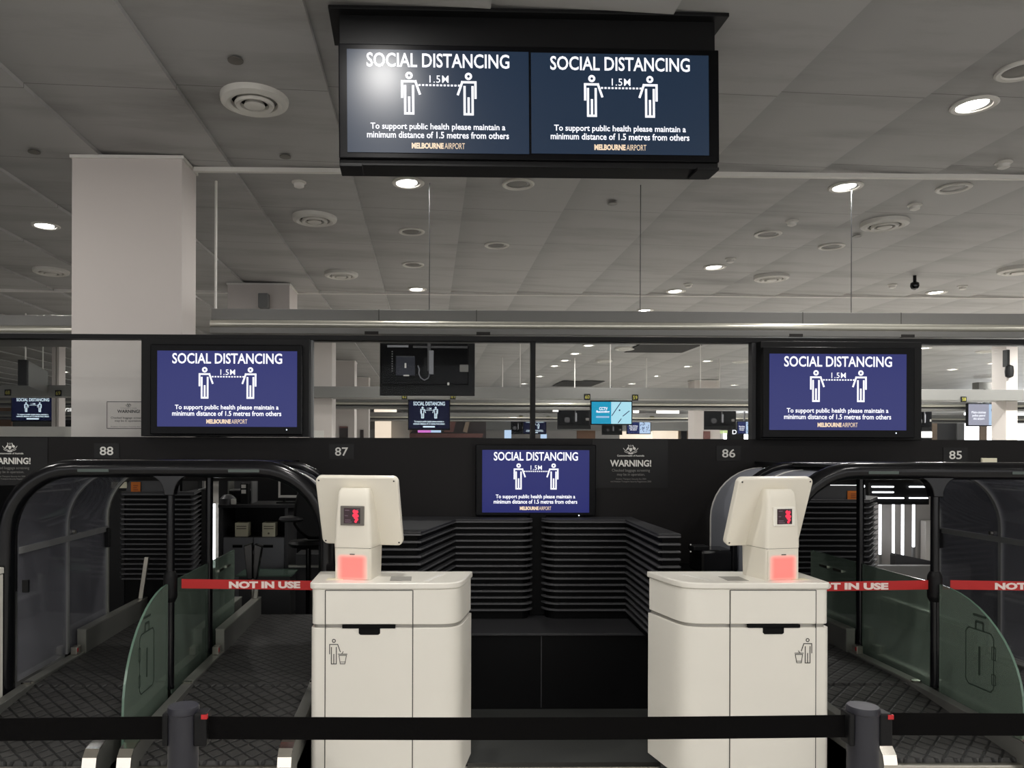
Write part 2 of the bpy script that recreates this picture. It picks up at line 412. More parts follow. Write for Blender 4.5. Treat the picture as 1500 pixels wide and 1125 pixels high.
class MB:
    """collects simple shapes and links them as one mesh object"""
    def __init__(s):
        s.v = []; s.f = []; s.mi = []
    def add(s, vs, fs, mi=0):
        b = len(s.v)
        s.v += [Vector(v) for v in vs]
        for f in fs:
            s.f.append(tuple(b + i for i in f)); s.mi.append(mi)
        return s
    def box(s, x0, x1, y0, y1, z0, z1, mi=0):
        vs = [(x0,y0,z0),(x1,y0,z0),(x1,y1,z0),(x0,y1,z0),(x0,y0,z1),(x1,y0,z1),(x1,y1,z1),(x0,y1,z1)]
        return s.add(vs, [(0,3,2,1),(4,5,6,7),(0,1,5,4),(1,2,6,5),(2,3,7,6),(3,0,4,7)], mi)
    def loft(s, rings, mi=0, cap=True, closed=True):
        n = len(rings[0]); vs = [p for r in rings for p in r]; fs = []
        for k in range(len(rings) - 1):
            for i in range(n if closed else n - 1):
                j = (i + 1) % n
                fs.append((k*n+i, k*n+j, (k+1)*n+j, (k+1)*n+i))
        if cap:
            fs.append(tuple(range(n))[::-1]); fs.append(tuple((len(rings)-1)*n + i for i in range(n)))
        return s.add(vs, fs, mi)
    def prism_z(s, poly, z0, z1, mi=0):
        return s.loft([[(x, y, z0) for x, y in poly], [(x, y, z1) for x, y in poly]], mi)
    def prism_y(s, poly, y0, y1, mi=0):
        return s.loft([[(x, y0, z) for x, z in poly], [(x, y1, z) for x, z in poly]], mi)
    def prism_x(s, poly, x0, x1, mi=0):
        return s.loft([[(x0, y, z) for y, z in poly], [(x1, y, z) for y, z in poly]], mi)
    def tube(s, path, r, n=14, mi=0, cap=True, closed=False):
        P = [Vector(p) for p in path]; rings = []
        N = len(P)
        ref = None
        for i in range(N):
            if closed: d = (P[(i+1) % N] - P[i-1])
            else: d = P[min(i+1, N-1)] - P[max(i-1, 0)]
            d.normalize()
            if ref is None:
                ref = Vector((0,1,0)) if abs(d.y) < 0.9 else Vector((1,0,0))
            a = (ref - d * ref.dot(d)).normalized(); b = d.cross(a)
            ref = a
            rr = r[i] if isinstance(r, (list, tuple)) else r
            rings.append([P[i] + a*(rr*math.cos(2*PI*k/n)) + b*(rr*math.sin(2*PI*k/n)) for k in range(n)])
        if closed: rings.append(rings[0])
        return s.loft(rings, mi, cap and not closed)
    def cyl(s, p0, p1, r, n=20, mi=0):
        return s.tube([p0, p1], r, n, mi)
    def lathe(s, prof, c, n=32, mi=0, cap=True):
        rings = [[(c[0]+r*math.cos(2*PI*k/n), c[1]+r*math.sin(2*PI*k/n), c[2]+z) for k in range(n)] for r, z in prof]
        return s.loft(rings, mi, cap)
    # flat artwork: lies in the x/z plane facing -y, (ox,oz) local, at depth y
    def poly(s, pts, y, mi=0):
        return s.add([(x, y, z) for x, z in pts], [tuple(range(len(pts)))], mi)
    def rect(s, x0, x1, z0, z1, y, mi=0):
        return s.poly([(x0,z0),(x1,z0),(x1,z1),(x0,z1)], y, mi)
    def stroke(s, pts, w, y, mi=0):
        P = [Vector(p) for p in pts]
        for i in range(len(P)-1):
            d = P[i+1]-P[i]
            if d.length < 1e-9: continue
            d.normalize(); nn = Vector((-d.y, d.x))*(w/2); e = d*(w/2)
            a, b = P[i]-e, P[i+1]+e
            s.poly([tuple(a-nn), tuple(b-nn), tuple(b+nn), tuple(a+nn)], y - 0.00002*(i % 2), mi)
        return s
    def ring(s, c, r, w, y, mi=0, n=20):
        vs = []
        for k in range(n):
            a = 2*PI*k/n
            for rr in (r-w/2, r+w/2):
                vs.append((c[0]+rr*math.cos(a), y, c[1]+rr*math.sin(a)))
        return s.add(vs, [(2*k, 2*k+1, 2*((k+1)%n)+1, 2*((k+1)%n)) for k in range(n)], mi)
    def disc(s, c, r, y, mi=0, n=20):
        return s.poly([(c[0]+r*math.cos(2*PI*k/n), c[1]+r*math.sin(2*PI*k/n)) for k in range(n)], y, mi)
    def text(s, t, x0, x1, z0, z1, y, mi=0, bold=0.0, spacing=1.0, align='fit', capref=None):
        """letters of string t fitted into x0..x1 and (capref or own height) z0..z1"""
        vs, fs, a0, a1, b0, b1 = text_geo(t, bold, spacing)
        if capref is not None:
            _, _, _, _, b0, b1 = text_geo(capref, bold, spacing)
        sx = (x1-x0)/(a1-a0); sz = (z1-z0)/(b1-b0)
        return s.add([(x0+(v.x-a0)*sx, y, z0+(v.y-b0)*sz) for v in vs], fs, mi)
    def xf(s, mtx):
        s.v = [mtx @ v for v in s.v]; return s
    def obj(s, name, mats, parent=None, local=False, smooth=True, bevel=0.0, flat_art=False, seg=2, loc=None):
        if not isinstance(mats, (list, tuple)): mats = [mats]
        vs = s.v
        o_loc = None
        if parent is not None and not local:
            inv = chain(parent).inverted()
            vs = [inv @ v for v in vs]
        elif parent is None and not local:
            xs = [v.x for v in vs]; ys = [v.y for v in vs]; zs = [v.z for v in vs]
            o_loc = Vector(((min(xs)+max(xs))/2, (min(ys)+max(ys))/2, min(zs))) if loc is None else Vector(loc)
            vs = [v - o_loc for v in vs]
        me = bpy.data.meshes.new(name)
        me.from_pydata([tuple(v) for v in vs], [], s.f)
        for i, p in enumerate(me.polygons):
            p.material_index = s.mi[i]
        for m in mats: me.materials.append(M[m] if isinstance(m, str) else m)
        if not flat_art:
            bm = bmesh.new(); bm.from_mesh(me)
            bmesh.ops.recalc_face_normals(bm, faces=bm.faces)
            bm.to_mesh(me); bm.free()
        me.update()
        if smooth and not flat_art:
            for p in me.polygons: p.use_smooth = True
            me.set_sharp_from_angle(angle=R(35))
        o = bpy.data.objects.new(name, me)
        COL.objects.link(o)
        if o_loc is not None: o.location = o_loc
        if parent is not None: o.parent = parent
        if bevel:
            b = o.modifiers.new('bevel', 'BEVEL'); b.width = bevel; b.segments = seg
            b.limit_method = 'ANGLE'; b.angle_limit = R(40)
        return o

def struct(name, mb, mats, **k):
    return tag(mb.obj(name, mats, **k), kind='structure')

def rrect(x0, x1, z0, z1, r, n=6):
    pts = []
    for cx, cz, a0 in ((x1-r, z1-r, 0), (x0+r, z1-r, 90), (x0+r, z0+r, 180), (x1-r, z0+r, 270)):
        for k in range(n+1):
            a = R(a0 + 90*k/n)
            pts.append((cx+r*math.cos(a), cz+r*math.sin(a)))
    return pts

# ------------------------------------------------------------------ artwork
def person_icon(mb, cx, z0, h, side, y, mi, w=0.05):
    """line figure, the arm on `side` (+1 right / -1 left) held away from the body"""
    def T(p): return (cx + side*p[0]*h, z0 + p[1]*h)
    mb.ring(T((0, .925)), .06*h, w*h, y, mi)
    mb.stroke([T(p) for p in [(-.165,.42),(-.165,.785),(.15,.785),(.25,.50)]], w*h, y, mi)
    mb.stroke([T(p) for p in [(-.095,.67),(-.095,.025),(.095,.025),(.095,.67)]], w*h, y-0.0001, mi)
    mb.stroke([T(p) for p in [(0,.05),(0,.40)]], w*h, y-0.0002, mi)

def bin_icon(mb, cx, z0, h, side, y, mi):
    person_icon(mb, cx, z0, h, side, y, mi, 0.032)
    def T(p): return (cx + side*p[0]*h, z0 + p[1]*h)
    mb.stroke([T(p) for p in [(.20,.36),(.25,.03),(.43,.03),(.49,.36),(.20,.36)]], .026*h, y-0.0003, mi)
    mb.stroke([T(p) for p in [(.17,.41),(.51,.41)]], .026*h, y-0.0003, mi)
    mb.stroke([T(p) for p in [(.31,.42),(.36,.50)]], .026*h, y-0.0004, mi)
    mb.stroke([T(p) for p in [(.25,.10),(.43,.10)]], .02*h, y-0.0004, mi)

def slide(mb, w, h, y, bg, tx, lg, cx=0.0, cz=0.0, simple=False):
    """the social-distancing slide on a w x h screen centred at (cx,cz)"""
    s = w / 205.0; t = h / 112.0
    def X(p): return cx + (p - 332.5)*s
    def Z(p): return cz + (570 - p)*t
    mb.rect(cx-w/2, cx+w/2, cz-h/2, cz+h/2, y, bg)
    e = y - 0.0012
    mb.text('SOCIAL DISTANCING', X(252), X(413), Z(533), Z(517.5), e, tx, 0.016)
    for px, sd in ((299.5, 1), (366.5, -1)):
        person_icon(mb, X(px), Z(584.5), (584.5-538.5)*t, sd, e, tx, 0.055)
    mb.text('1.5M', X(322.5), X(344), Z(549.5), Z(541.5), e, tx, 0.003, 1.1)
    for k in range(12):
        x = 310 + k*4.05
        mb.rect(X(x), X(x+2.5), Z(553.2), Z(551.2), e, tx)
    if not simple:
        mb.text('To support public health please maintain a', X(256), X(408), Z(602.5), Z(593.8), e, tx, 0.018, capref='Tp')
        mb.text('minimum distance of 1.5 metres from others', X(252), X(412), Z(610), Z(602.8), e, tx, 0.018, capref='d')
        mb.text('MELBOURNE', X(302), X(338), Z(621.5), Z(615), e, lg, 0.05)
        mb.text('AIRPORT', X(339), X(362), Z(621.5), Z(615), e, lg, 0.0)
    else:
        mb.text('To support public health please maintain a', X(256), X(408), Z(602.5), Z(593.8), e, tx, 0.03, capref='Tp')
        mb.text('minimum distance of 1.5 metres from others', X(252), X(412), Z(610), Z(602.8), e, tx, 0.03, capref='d')
        mb.rect(X(302), X(362), Z(621.5), Z(615.5), e, lg)

def crest(mb, cx, cz, h, y, mi):
    """small coat of arms: shield, star, animal either side, branch and scroll"""
    def P(pts): mb.poly([(cx + a*h, cz + b*h) for a, b in pts], y, mi)
    P([(-.16,.12),(.16,.12),(.16,-.10),(0,-.30),(-.16,-.10)])
    for k in range(6):
        a = PI/2 + k*PI/3
        P([(0.07*math.cos(a-.5), .34+.07*math.sin(a-.5)), (.07*math.cos(a+.5), .34+.07*math.sin(a+.5)), (.14*math.cos(a), .34+.14*math.sin(a))])
    # animal on the left: upright, long tail
    P([(-.24,.30),(-.30,.44),(-.22,.46),(-.17,.36),(-.20,.20),(-.22,-.02),(-.38,-.06),(-.60,-.22),(-.44,.02),(-.36,.14)])
    # bird on the right: body and long neck
    P([(.22,-.02),(.30,-.02),(.44,-.10),(.56,.02),(.46,.20),(.34,.22),(.27,.40),(.20,.46),(.16,.40),(.22,.34),(.24,.12)])
    for sx in (-1, 1):
        mb.stroke([(cx+sx*a*h, cz+b*h) for a, b in [(.08,-.36),(.34,-.26),(.62,-.12),(.78,.10)]], .05*h, y-0.0001, mi)
        mb.stroke([(cx+sx*a*h, cz+b*h) for a, b in [(.20,-.42),(.48,-.36),(.66,-.26)]], .05*h, y-0.0002, mi)
    P([(-.30,-.40),(.30,-.40),(.22,-.52),(-.22,-.52)])

def warning_art(mb, X, Z, y, bold_mi, soft_mi):
    """X,Z map the sign's own 0..130 x 0..80 layout"""
    crest(mb, X(59), Z(14), (Z(7)-Z(21)), y, bold_mi)
    mb.text('Commonwealth of Australia', X(38), X(80), Z(25), Z(22.3), y, bold_mi, 0.02, capref='C')
    mb.text('WARNING!', X(27), X(91), Z(40), Z(30), y, bold_mi, 0.03)
    mb.text('Checked baggage screening', X(30), X(89), Z(47.5), Z(43.5), y, soft_mi, 0.0, capref='C')
    mb.text('may be in operation.', X(38), X(81), Z(53.5), Z(49.7), y, soft_mi, 0.0, capref='b')
    mb.text('Aviation Transport Security Act 2004', X(36), X(83), Z(59.5), Z(57.2), y, soft_mi, 0.0, capref='A')
    mb.text('and Aviation Transport Security Regulations 2005', X(28), X(91), Z(63.3), Z(61), y, soft_mi, 0.0, capref='A')

# ------------------------------------------------------------------ shell of the hall
HC = 3.86
X0, X1, Y0, Y1 = -26.0, 34.0, -7.0, 48.0
m = MB(); m.box(X0-.2, X1+.2, Y0-.2, Y1+.2, -0.1, 0.0); struct('floor', m, 'floor', smooth=False)
m = MB(); m.box(-6.2, 7.2, 3.87, 8.7, 0.0, 0.002); struct('trim_8', m, 'floor_dark', smooth=False)
m = MB()
k0 = -26; step = 0.955; xs0 = -1.60
prof = []
for k in range(-26, 38):
    xa = xs0 + k*step
    prof += [(xa + .999*step*k_/9, HC + .03*(1-k_/9)) for k_ in range(10)]
ring = [(x, Y0-.2, z) for x, z in prof]
ring2 = [(x, Y1+.2, z) for x, z in prof]
top1 = [(prof[-1][0], Y0-.2, HC+.2), (prof[0][0], Y0-.2, HC+.2)]
top2 = [(prof[-1][0], Y1+.2, HC+.2), (prof[0][0], Y1+.2, HC+.2)]
n = len(ring)
fs = [(i, i+1, n+i+1, n+i) for i in range(n-1)]
m.add(ring + ring2, fs)
m.add([top1[0], top1[1], top2[1], top2[0]], [(0,1,2,3)])
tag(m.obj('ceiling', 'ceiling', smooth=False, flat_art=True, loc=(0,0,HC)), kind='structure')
m = MB(); m.box(X0-.2, X0, Y0, Y1, 0, HC); struct('wall_left', m, 'farwall', smooth=False)
m = MB(); m.box(X1, X1+.2, Y0, Y1, 0, HC); struct('wall_right', m, 'farwall', smooth=False)
m = MB(); m.box(X0, X1, Y1, Y1+.2, 0, HC); struct('wall_back', m, 'farwall', smooth=False)
m = MB(); m.box(X0, X1, Y0-.2, Y0, 0, HC); struct('wall_front', m, 'farwall', smooth=False)

# the bright glazing along the far right of the hall
m = MB(); m.box(X1-.06, X1-.01, 22, 44, .3, 3.2); struct('window_1', m, 'daylight', smooth=False)
m = MB(); m.box(18.5, 26.0, Y1-.06, Y1-.01, .3, 3.3); struct('window_2', m, 'daylight', smooth=False)

# unseen glowing panel added behind the camera to light column and kiosk fronts
m = MB(); m.box(-14, 16, Y0+.01, Y0+.06, .4, 3.5); struct('window_7', m, 'front_fill', smooth=False)  # added unseen glowing panel, not a window
# ceiling track lines
tz = HC - .02
m = MB(); m.box(-1.9, 9.0, 6.22, 6.26, HC-.035, HC+.0); struct('trim_1', m, 'white', smooth=False)
m = MB(); m.box(-9.0, 14.0, 11.2, 11.24, HC-.018, HC+.03); struct('trim_2', m, 'white', smooth=False)

# ------------------------------------------------------------------ check-in wall
YW = 5.3
z_ft = W(600, 641.5, YW).z
z_fb = 1.372
XL, XR = -5.2, 6.2
cL, cR = W(494, 700, YW).x, W(1062, 700, YW).x
m = MB()
m.box(XL, XR, YW, YW+.12, z_fb, z_ft)
m.box(cL, cR, YW, YW+.12, 0, z_fb)
struct('wall_centre', m, 'black_wall', smooth=False)
z_b0, z_b1 = W(700, 499, YW).z, W(700, 492.2, YW).z
m = MB(); m.box(XL, XR, YW+.01, YW+.09, z_b0, z_b1); struct('trim_3', m, 'black', smooth=False)
n_ = 4
for px0, px1, mt in ((778.5, 785, 'black'), (1103, 1114, 'dark_grey'), (453, 457.5, 'mid_grey')):
    m = MB(); m.box(W(px0,570,YW).x, W(px1,570,YW).x, YW+.02, YW+.08, z_ft, z_b0)
    struct('trim_%d' % n_, m, mt, smooth=False); n_ += 1
gi = 3
for a, b in ((XL, W(208,570,YW).x), (W(457.5,570,YW).x, W(778.5,570,YW).x), (W(785,570,YW).x, W(1103,570,YW).x), (W(1349,570,YW).x, XR)):
    m = MB(); m.box(a, b, YW+.045, YW+.051, z_ft, z_b0)
    struct('window_%d' % gi, m, 'glass_clear', smooth=False); gi += 1

# numbers on the fascia
for num, px, py, wd in (('88', 156.5, 660.5, 19.5), ('87', 500.5, 661.5, 19), ('86', 1067, 664, 19.5), ('85', 1399, 666.5, 19)):
    c = W(px, py, YW)
    t = thing('lane_number', {'88':'white number 88, leftmost number on the black fascia, over the left arch','87':'white number 87 on the black fascia right of the left wall screen','86':'white number 86 on the black fascia left of the right wall screen','85':'white number 85, rightmost number on the black fascia, over the right arch'}[num], 'number sign', (c.x, YW, c.z))
    m = MB(); m.box(c.x-.085, c.x+.085, YW-.004, YW+.001, c.z-.052, c.z+.052); m.obj('plate', 'plate_black', t, smooth=False)
    w = wd/2*YW/F; h = 6.2*YW/F
    m = MB(); m.text(num, c.x-w, c.x+w, c.z-h, c.z+h, YW-.0055, 0, 0.012); m.obj('digits', 'decal_white', t, flat_art=True)

def warning_sign(px0, py0, px1, py1, Y, label, light_on_dark=True, group=None):
    a, b = W(px0, py0, Y), W(px1, py1, Y)
    t = thing('warning_sign', label, 'warning sign', ((a.x+b.x)/2, Y, b.z))
    X = lambda u: a.x + (b.x-a.x)*u/117.0
    Z = lambda v: a.z + (b.z-a.z)*v/72.0
    m = MB()
    if light_on_dark:
        m.box(a.x, b.x, Y-.004, Y+.001, b.z, a.z); m.obj('plate', 'plate_black', t, smooth=False)
        m = MB(); warning_art(m, X, Z, Y-.006, 0, 1); m.obj('lettering', ['decal_white', 'decal_grey'], t, flat_art=True)
    return t
warning_sign(868, 644, 978, 715, YW, 'black warning sign with white crest on the wall right of the centre screen')
warning_sign(-41, 641, 70, 711, YW, 'black warning sign with white crest at the left edge above the arch')
# clear sticker with black print on the glass in front of the big column
a, b = W(152.5, 587.5, YW), W(213, 628, YW)
t = thing('warning_sticker', 'clear warning sticker with black print on the glass beside the 88 screen', 'warning sign', ((a.x+b.x)/2, YW+.043, b.z))
m = MB()
y = YW+.043
X = lambda u: a.x + (b.x-a.x)*u/60.5
Z = lambda v: a.z + (b.z-a.z)*v/40.5
th = .9
for r in ((0,60.5,0,th),(0,60.5,40.5-th,40.5),(0,th,0,40.5),(60.5-th,60.5,0,40.5)):
    m.rect(X(r[0]), X(r[1]), Z(r[3]), Z(r[2]), y, 0)
m.obj('border', 'decal_black', t, flat_art=True)
m = MB()
crest(m, X(32), Z(5), Z(2)-Z(8), y, 0)
m.text('Commonwealth of Australia', X(20), X(44), Z(10.4), Z(9), y, 1, 0.0, capref='C')
m.text('WARNING!', X(15.5), X(49), Z(17), Z(12.2), y, 0, 0.03)
m.text('Checked baggage screening', X(6), X(57), Z(25.6), Z(22.6), y, 0, 0.01, capref='C')
m.text('may be in operation.', X(12), X(51), Z(30), Z(27), y, 0, 0.01, capref='b')
m.text('Aviation Transport Security Act 2004', X(6), X(57), Z(38), Z(36.6), y, 1, 0.0, capref='A')
m.obj('lettering', ['decal_black', 'decal_black'], t, flat_art=True)

# ------------------------------------------------------------------ screens in the wall
def wall_screen(px0, py0, px1, py1, sx0, sy0, sx1, sy1, Yf, depth, scr, label, group, housing=None):
    a, b = W(px0, py0, Yf), W(px1, py1, Yf)
    sa, sb = W(sx0, sy0, Yf-.002), W(sx1, sy1, Yf-.002)
    t = thing('wall_screen', label, 'screen', ((a.x+b.x)/2, Yf+depth, b.z), group=group)
    if housing:
        ha, hb = W(housing[0], housing[1], Yf+.06), W(housing[2], housing[3], Yf+.06)
        m = MB(); m.box(ha.x, hb.x, Yf+.045, Yf+depth+.06, hb.z, ha.z); m.obj('housing', 'black', t, smooth=False, bevel=.004)
    m = MB(); m.box(a.x, b.x, Yf, Yf+.05, b.z, a.z); m.obj('bezel', 'bezel', t, smooth=False, bevel=.006)
    m = MB()
    slide(m, sb.x-sa.x, sa.z-sb.z, Yf-.003, 0, 1, 2, (sa.x+sb.x)/2, (sa.z+sb.z)/2)
    m.obj('display', [scr, 'txt', 'txt_logo'], t, flat_art=True)
    m = MB(); c = W(sx1-15, sy1+4, Yf); m.disc((c.x, c.z), .0045, Yf-.002, 0, 10); m.obj('standby_light', 'standby', t, flat_art=True)
    return t
wall_screen(220, 504, 442, 637, 230.5, 513.5, 435, 625.5, 5.2, .1, 'scr_wall',
            'wall screen with blue distancing slide, beside the white column, above number 87', None, (208, 495, 453, 640))
wall_screen(1118, 508, 1340, 642, 1127, 518, 1327.5, 630.5, 5.2, .1, 'scr_wall',
            'wall screen with blue distancing slide, right side between numbers 86 and 85', None, (1113, 500, 1348, 645))
wall_screen(697, 651, 873, 756, 706.5, 659, 863, 751, 5.23, .07, 'scr_mid',
            'smaller screen with blue distancing slide on the black wall above the louvred counters', None)

# ------------------------------------------------------------------ overhead sign
pl, pr = W(497, 155, 3.93), W(1054.5, 163, 3.99)
ax = (pr - pl); wS = ax.length
yaw_s = math.atan2(ax.y, ax.x)
tilt_s = -math.asin(ax.z/wS)
ctr = (pl+pr)/2
zt, zb = W(776, 68, 3.96).z, W(776, 243, 3.96).z
t = thing('overhead_display_sign', 'large black twin-screen sign hanging from the ceiling, top centre', 'hanging sign', (ctr.x, ctr.y, zb), yaw_s, ry=tilt_s)
hz = zt - zb; hw = wS/2
m = MB(); m.box(-hw, hw, 0.0, .16, 0.03, hz); m.obj('display_case', 'bezel', t, True, smooth=False, bevel=.006)
m = MB(); m.box(-hw, hw, .05, .30, hz-.02, HC-zb-.01); m.obj('hanger_box', 'black', t, True, smooth=False, bevel=.004)
m = MB(); m.box(-hw-.05, hw+.055, -.005, .36, HC-zb-.012, HC-zb+.008); m.obj('ceiling_plate', 'black', t, True, smooth=False, bevel=.003)
m = MB(); m.box(-hw, hw, .02, .18, 0.0, .035); m.obj('bottom_rail', 'black', t, True, smooth=False, bevel=.004)
for sx in (-1, 1):
    m = MB(); cx = sx*(hw-.06); m.box(cx-.058, cx+.058, -.0, .14, -.012, .004); m.obj('foot_bracket', 'black', t, True, smooth=False, bevel=.003)
sw = (776.3-510)*3.955/F; 
for i, (px0, px1, py0, py1, Yp) in enumerate(((510, 776.3, 73.5, 225.5, 3.945), (777.3, 1041.5, 78.8, 228, 3.975))):
    c = W((px0+px1)/2, (py0+py1)/2, Yp)
    lx = (c - ctr).dot(ax.normalized()); lz = c.z - zb - (ax.z/wS)*lx
    m = MB(); w = (px1-px0)*Yp/F; h = (py1-py0)*Yp/F - .006
    slide(m, w, h, -.004, 0, 1, 2, lx, lz)
    m.obj('display', ['scr_over', 'txt', 'txt_logo'], t, True, flat_art=True)
    m = MB(); m.box(lx-w/2, lx+w/2, -.003, .0, lz-h/2, lz+h/2); m.obj('screen_panel', 'bezel', t, True, smooth=False)

# ------------------------------------------------------------------ column row
def column(x0, x1, y0, y1, label):
    t = thing('column', label, 'column', ((x0+x1)/2, (y0+y1)/2, 0))
    m = MB(); m.box(x0, x1, y0, y1, 0, HC+.0); m.obj('shaft', 'column', t, smooth=False, bevel=.006)
    m = MB(); m.box(x0-.012, x1+.012, y0-.012, y1+.012, HC-.022, HC+.002); m.obj('collar', 'white', t, smooth=False)
    return t
colx0, colx1 = W(104.5, 400, 6.0).x, W(266.5, 400, 6.0).x
for k, (y0, lab) in enumerate(((6.0, 'big white square column behind the glass, left of the 87 screen'),
                      (10.6, 'second white column back, its top seen above the long grey beam'),
                      (15.25, 'white column seen through the window just right of the 87 screen'),
                      (19.85, 'fourth white column back, right behind the nearest one in the window'),
                      (24.45, 'farthest and smallest white column of the left row'))):
    c = column(colx0, colx1, y0, y0+.62 if k else y0+.36, lab)
    if k == 0:
        m = MB(); m.box(colx0-.015, colx1+.015, 5.982, 6.375, 0, 1.63); m.obj('lower_cladding', 'black', c, smooth=False)
    if k == 1:
        a, b = W(380, 431, 10.55), W(394, 452, 10.55)
        m = MB(); m.box(a.x, b.x, 10.46, 10.6, b.z, a.z); m.obj('junction_box', 'mid_grey', c, smooth=False, bevel=.01)
    if k == 2:
        a, b = W(458, 630.5, 15.22), W(474, 640, 15.22)
        m = MB(); m.box(a.x, b.x, 15.22, 15.25, b.z-.1, a.z); m.obj('notice', 'white', c, smooth=False, label=None) if False else m.obj('notice', 'white', c, smooth=False)
    if k == 3:
        a, b = W(497, 625, 19.8), W(509.5, 640, 19.8)
        m = MB(); m.box(a.x, b.x, 19.8, 19.85, b.z-.2, a.z); m.obj('poster', 'poster_dark', c, smooth=False)
        m = MB(); m.box(a.x, b.x, 19.795, 19.80, a.z-.03, a.z+.01); m.obj('poster_header', 'poster_red', c, smooth=False)
    if k == 4:
        a, b = W(527.5, 629.5, 24.4), W(532.5, 640, 24.4)
        m = MB(); m.box(a.x, b.x, 24.4, 24.45, b.z-.2, a.z); m.obj('poster', 'poster_dark', c, smooth=False)
c = column(W(1017,600,25).x, W(1055,600,25).x, 25, 25.6, 'white column far right of the centre mullion, behind the hanging screen backs')
a, b = W(1031,631.5,24.95), W(1040.5,641,24.95)
m = MB(); m.box(a.x, b.x, 24.95, 25, b.z-.2, a.z); m.obj('poster', 'poster_red', c, smooth=False)
c = column(W(1474,540,15.2).x, W(1491,540,15.2).x, 15.2, 15.6, 'narrow white column at the right edge, black loudspeaker on it')
m = MB(); x = W(1471.5,540,15.2).x; m.lathe([(.02,-.13),(.07,-.1),(.08,0),(.07,.1),(.02,.13)], (x+.02, 15.1, W(1471,544,15.1).z), 14); m.obj('loudspeaker', 'black', c)
m = MB(); m.box(x-.01, x+.045, 15.12, 15.24, W(1471,544,15.1).z+.1, W(1471,512,15.1).z); m.obj('cable_duct', 'black', c, smooth=False)

# ------------------------------------------------------------------ long beams with a light trough
def beam(Y, x0, x1, ztop, zbot, label, trough=True, ends=None, wires=(), joints=()):
    t = thing('ceiling_beam', label, 'beam', ((x0+x1)/2, Y+.25, zbot))
    zf = ztop - (ztop-zbot)*.45 if trough else zbot
    m = MB(); m.box(x0, x1, Y, Y+.5, zf if trough else zbot, ztop); m.obj('fascia', 'beam', t, smooth=False, bevel=.005)
    if trough:
        zr = zf - .035
        m = MB(); m.cyl((x0, Y-.01, zr), (x1, Y-.01, zr), .034, 18); m.obj('rail', 'beam_light', t)
        m = MB(); m.box(x0, x1, Y-.05, Y+.5, zbot, zbot+.05); m.obj('underside', 'beam', t, smooth=False, bevel=.004)
        m = MB(); m.box(x0, x1, Y+.06, Y+.44, zbot+.05, zf); m.obj('core', 'dark_grey', t, smooth=False)
    for jx in joints:
        m = MB(); m.box(jx-.003, jx+.003, Y-.001, Y+.02, zf, ztop+.001); m.obj('panel_joint', 'seam', t, smooth=False)
    for wx, r in wires:
        m = MB(); m.cyl((wx, Y+.1, ztop), (wx, Y+.1, HC), r, 8); m.obj('suspension_rod', 'white' if r > .006 else 'dark_grey', t)
    return t
YB = 6.45
zt_, zb_ = W(800, 455, YB).z, W(800, 492, YB).z
wires = [(W(316,400,YB+.1).x, .012), (W(629,400,YB+.1).x, .0035), (W(938,400,YB+.1).x, .0035), (W(1247,400,YB+.1).x, .0035)]
joints = [W(p, 465, YB).x for p in (555, 698, 1176, 1320)]
bm = beam(YB, -1.82, 9.5, zt_, zb_, 'long grey beam with a bright rail running above the wall screens', True, None, wires, joints)
for px in (544, 708, 1167, 1331):
    a = W(px-10, 488, YB-.06)
    m = MB(); m.box(a.x, a.x+.115, YB-.052, YB-.03, zb_-.002, zb_+.022); m.obj('slot', 'vent_dark', bm, smooth=False)
beam(YB+.2, -9.5, -2.85, W(50,466,YB).z+.06, W(50,492,YB).z, 'short grey beam with a bright rail left of the big column')
for Y, zt2, zb2, lab, tr, ws in ((15.0, 2.80, 2.585, 'plain grey beam in the distance, nearest one seen through the window', False,
                [(W(p, 540, 15.1).x, .008) for p in (762, 894, 1026)]),
             (18.9, 2.86, 2.58, 'grey beam with bright rail behind the hanging screens', True, [(W(p,540,19.0).x, .012) for p in (736, 842, 947, 1054)]),
             (28.5, 2.92, 2.62, 'third distant grey beam over the far counters', True, []),
             (37.0, 2.95, 2.5, 'farthest grey beam before the shops', False, [])):
    beam(Y, -20, 28, zt2, zb2, lab, tr, None, ws)

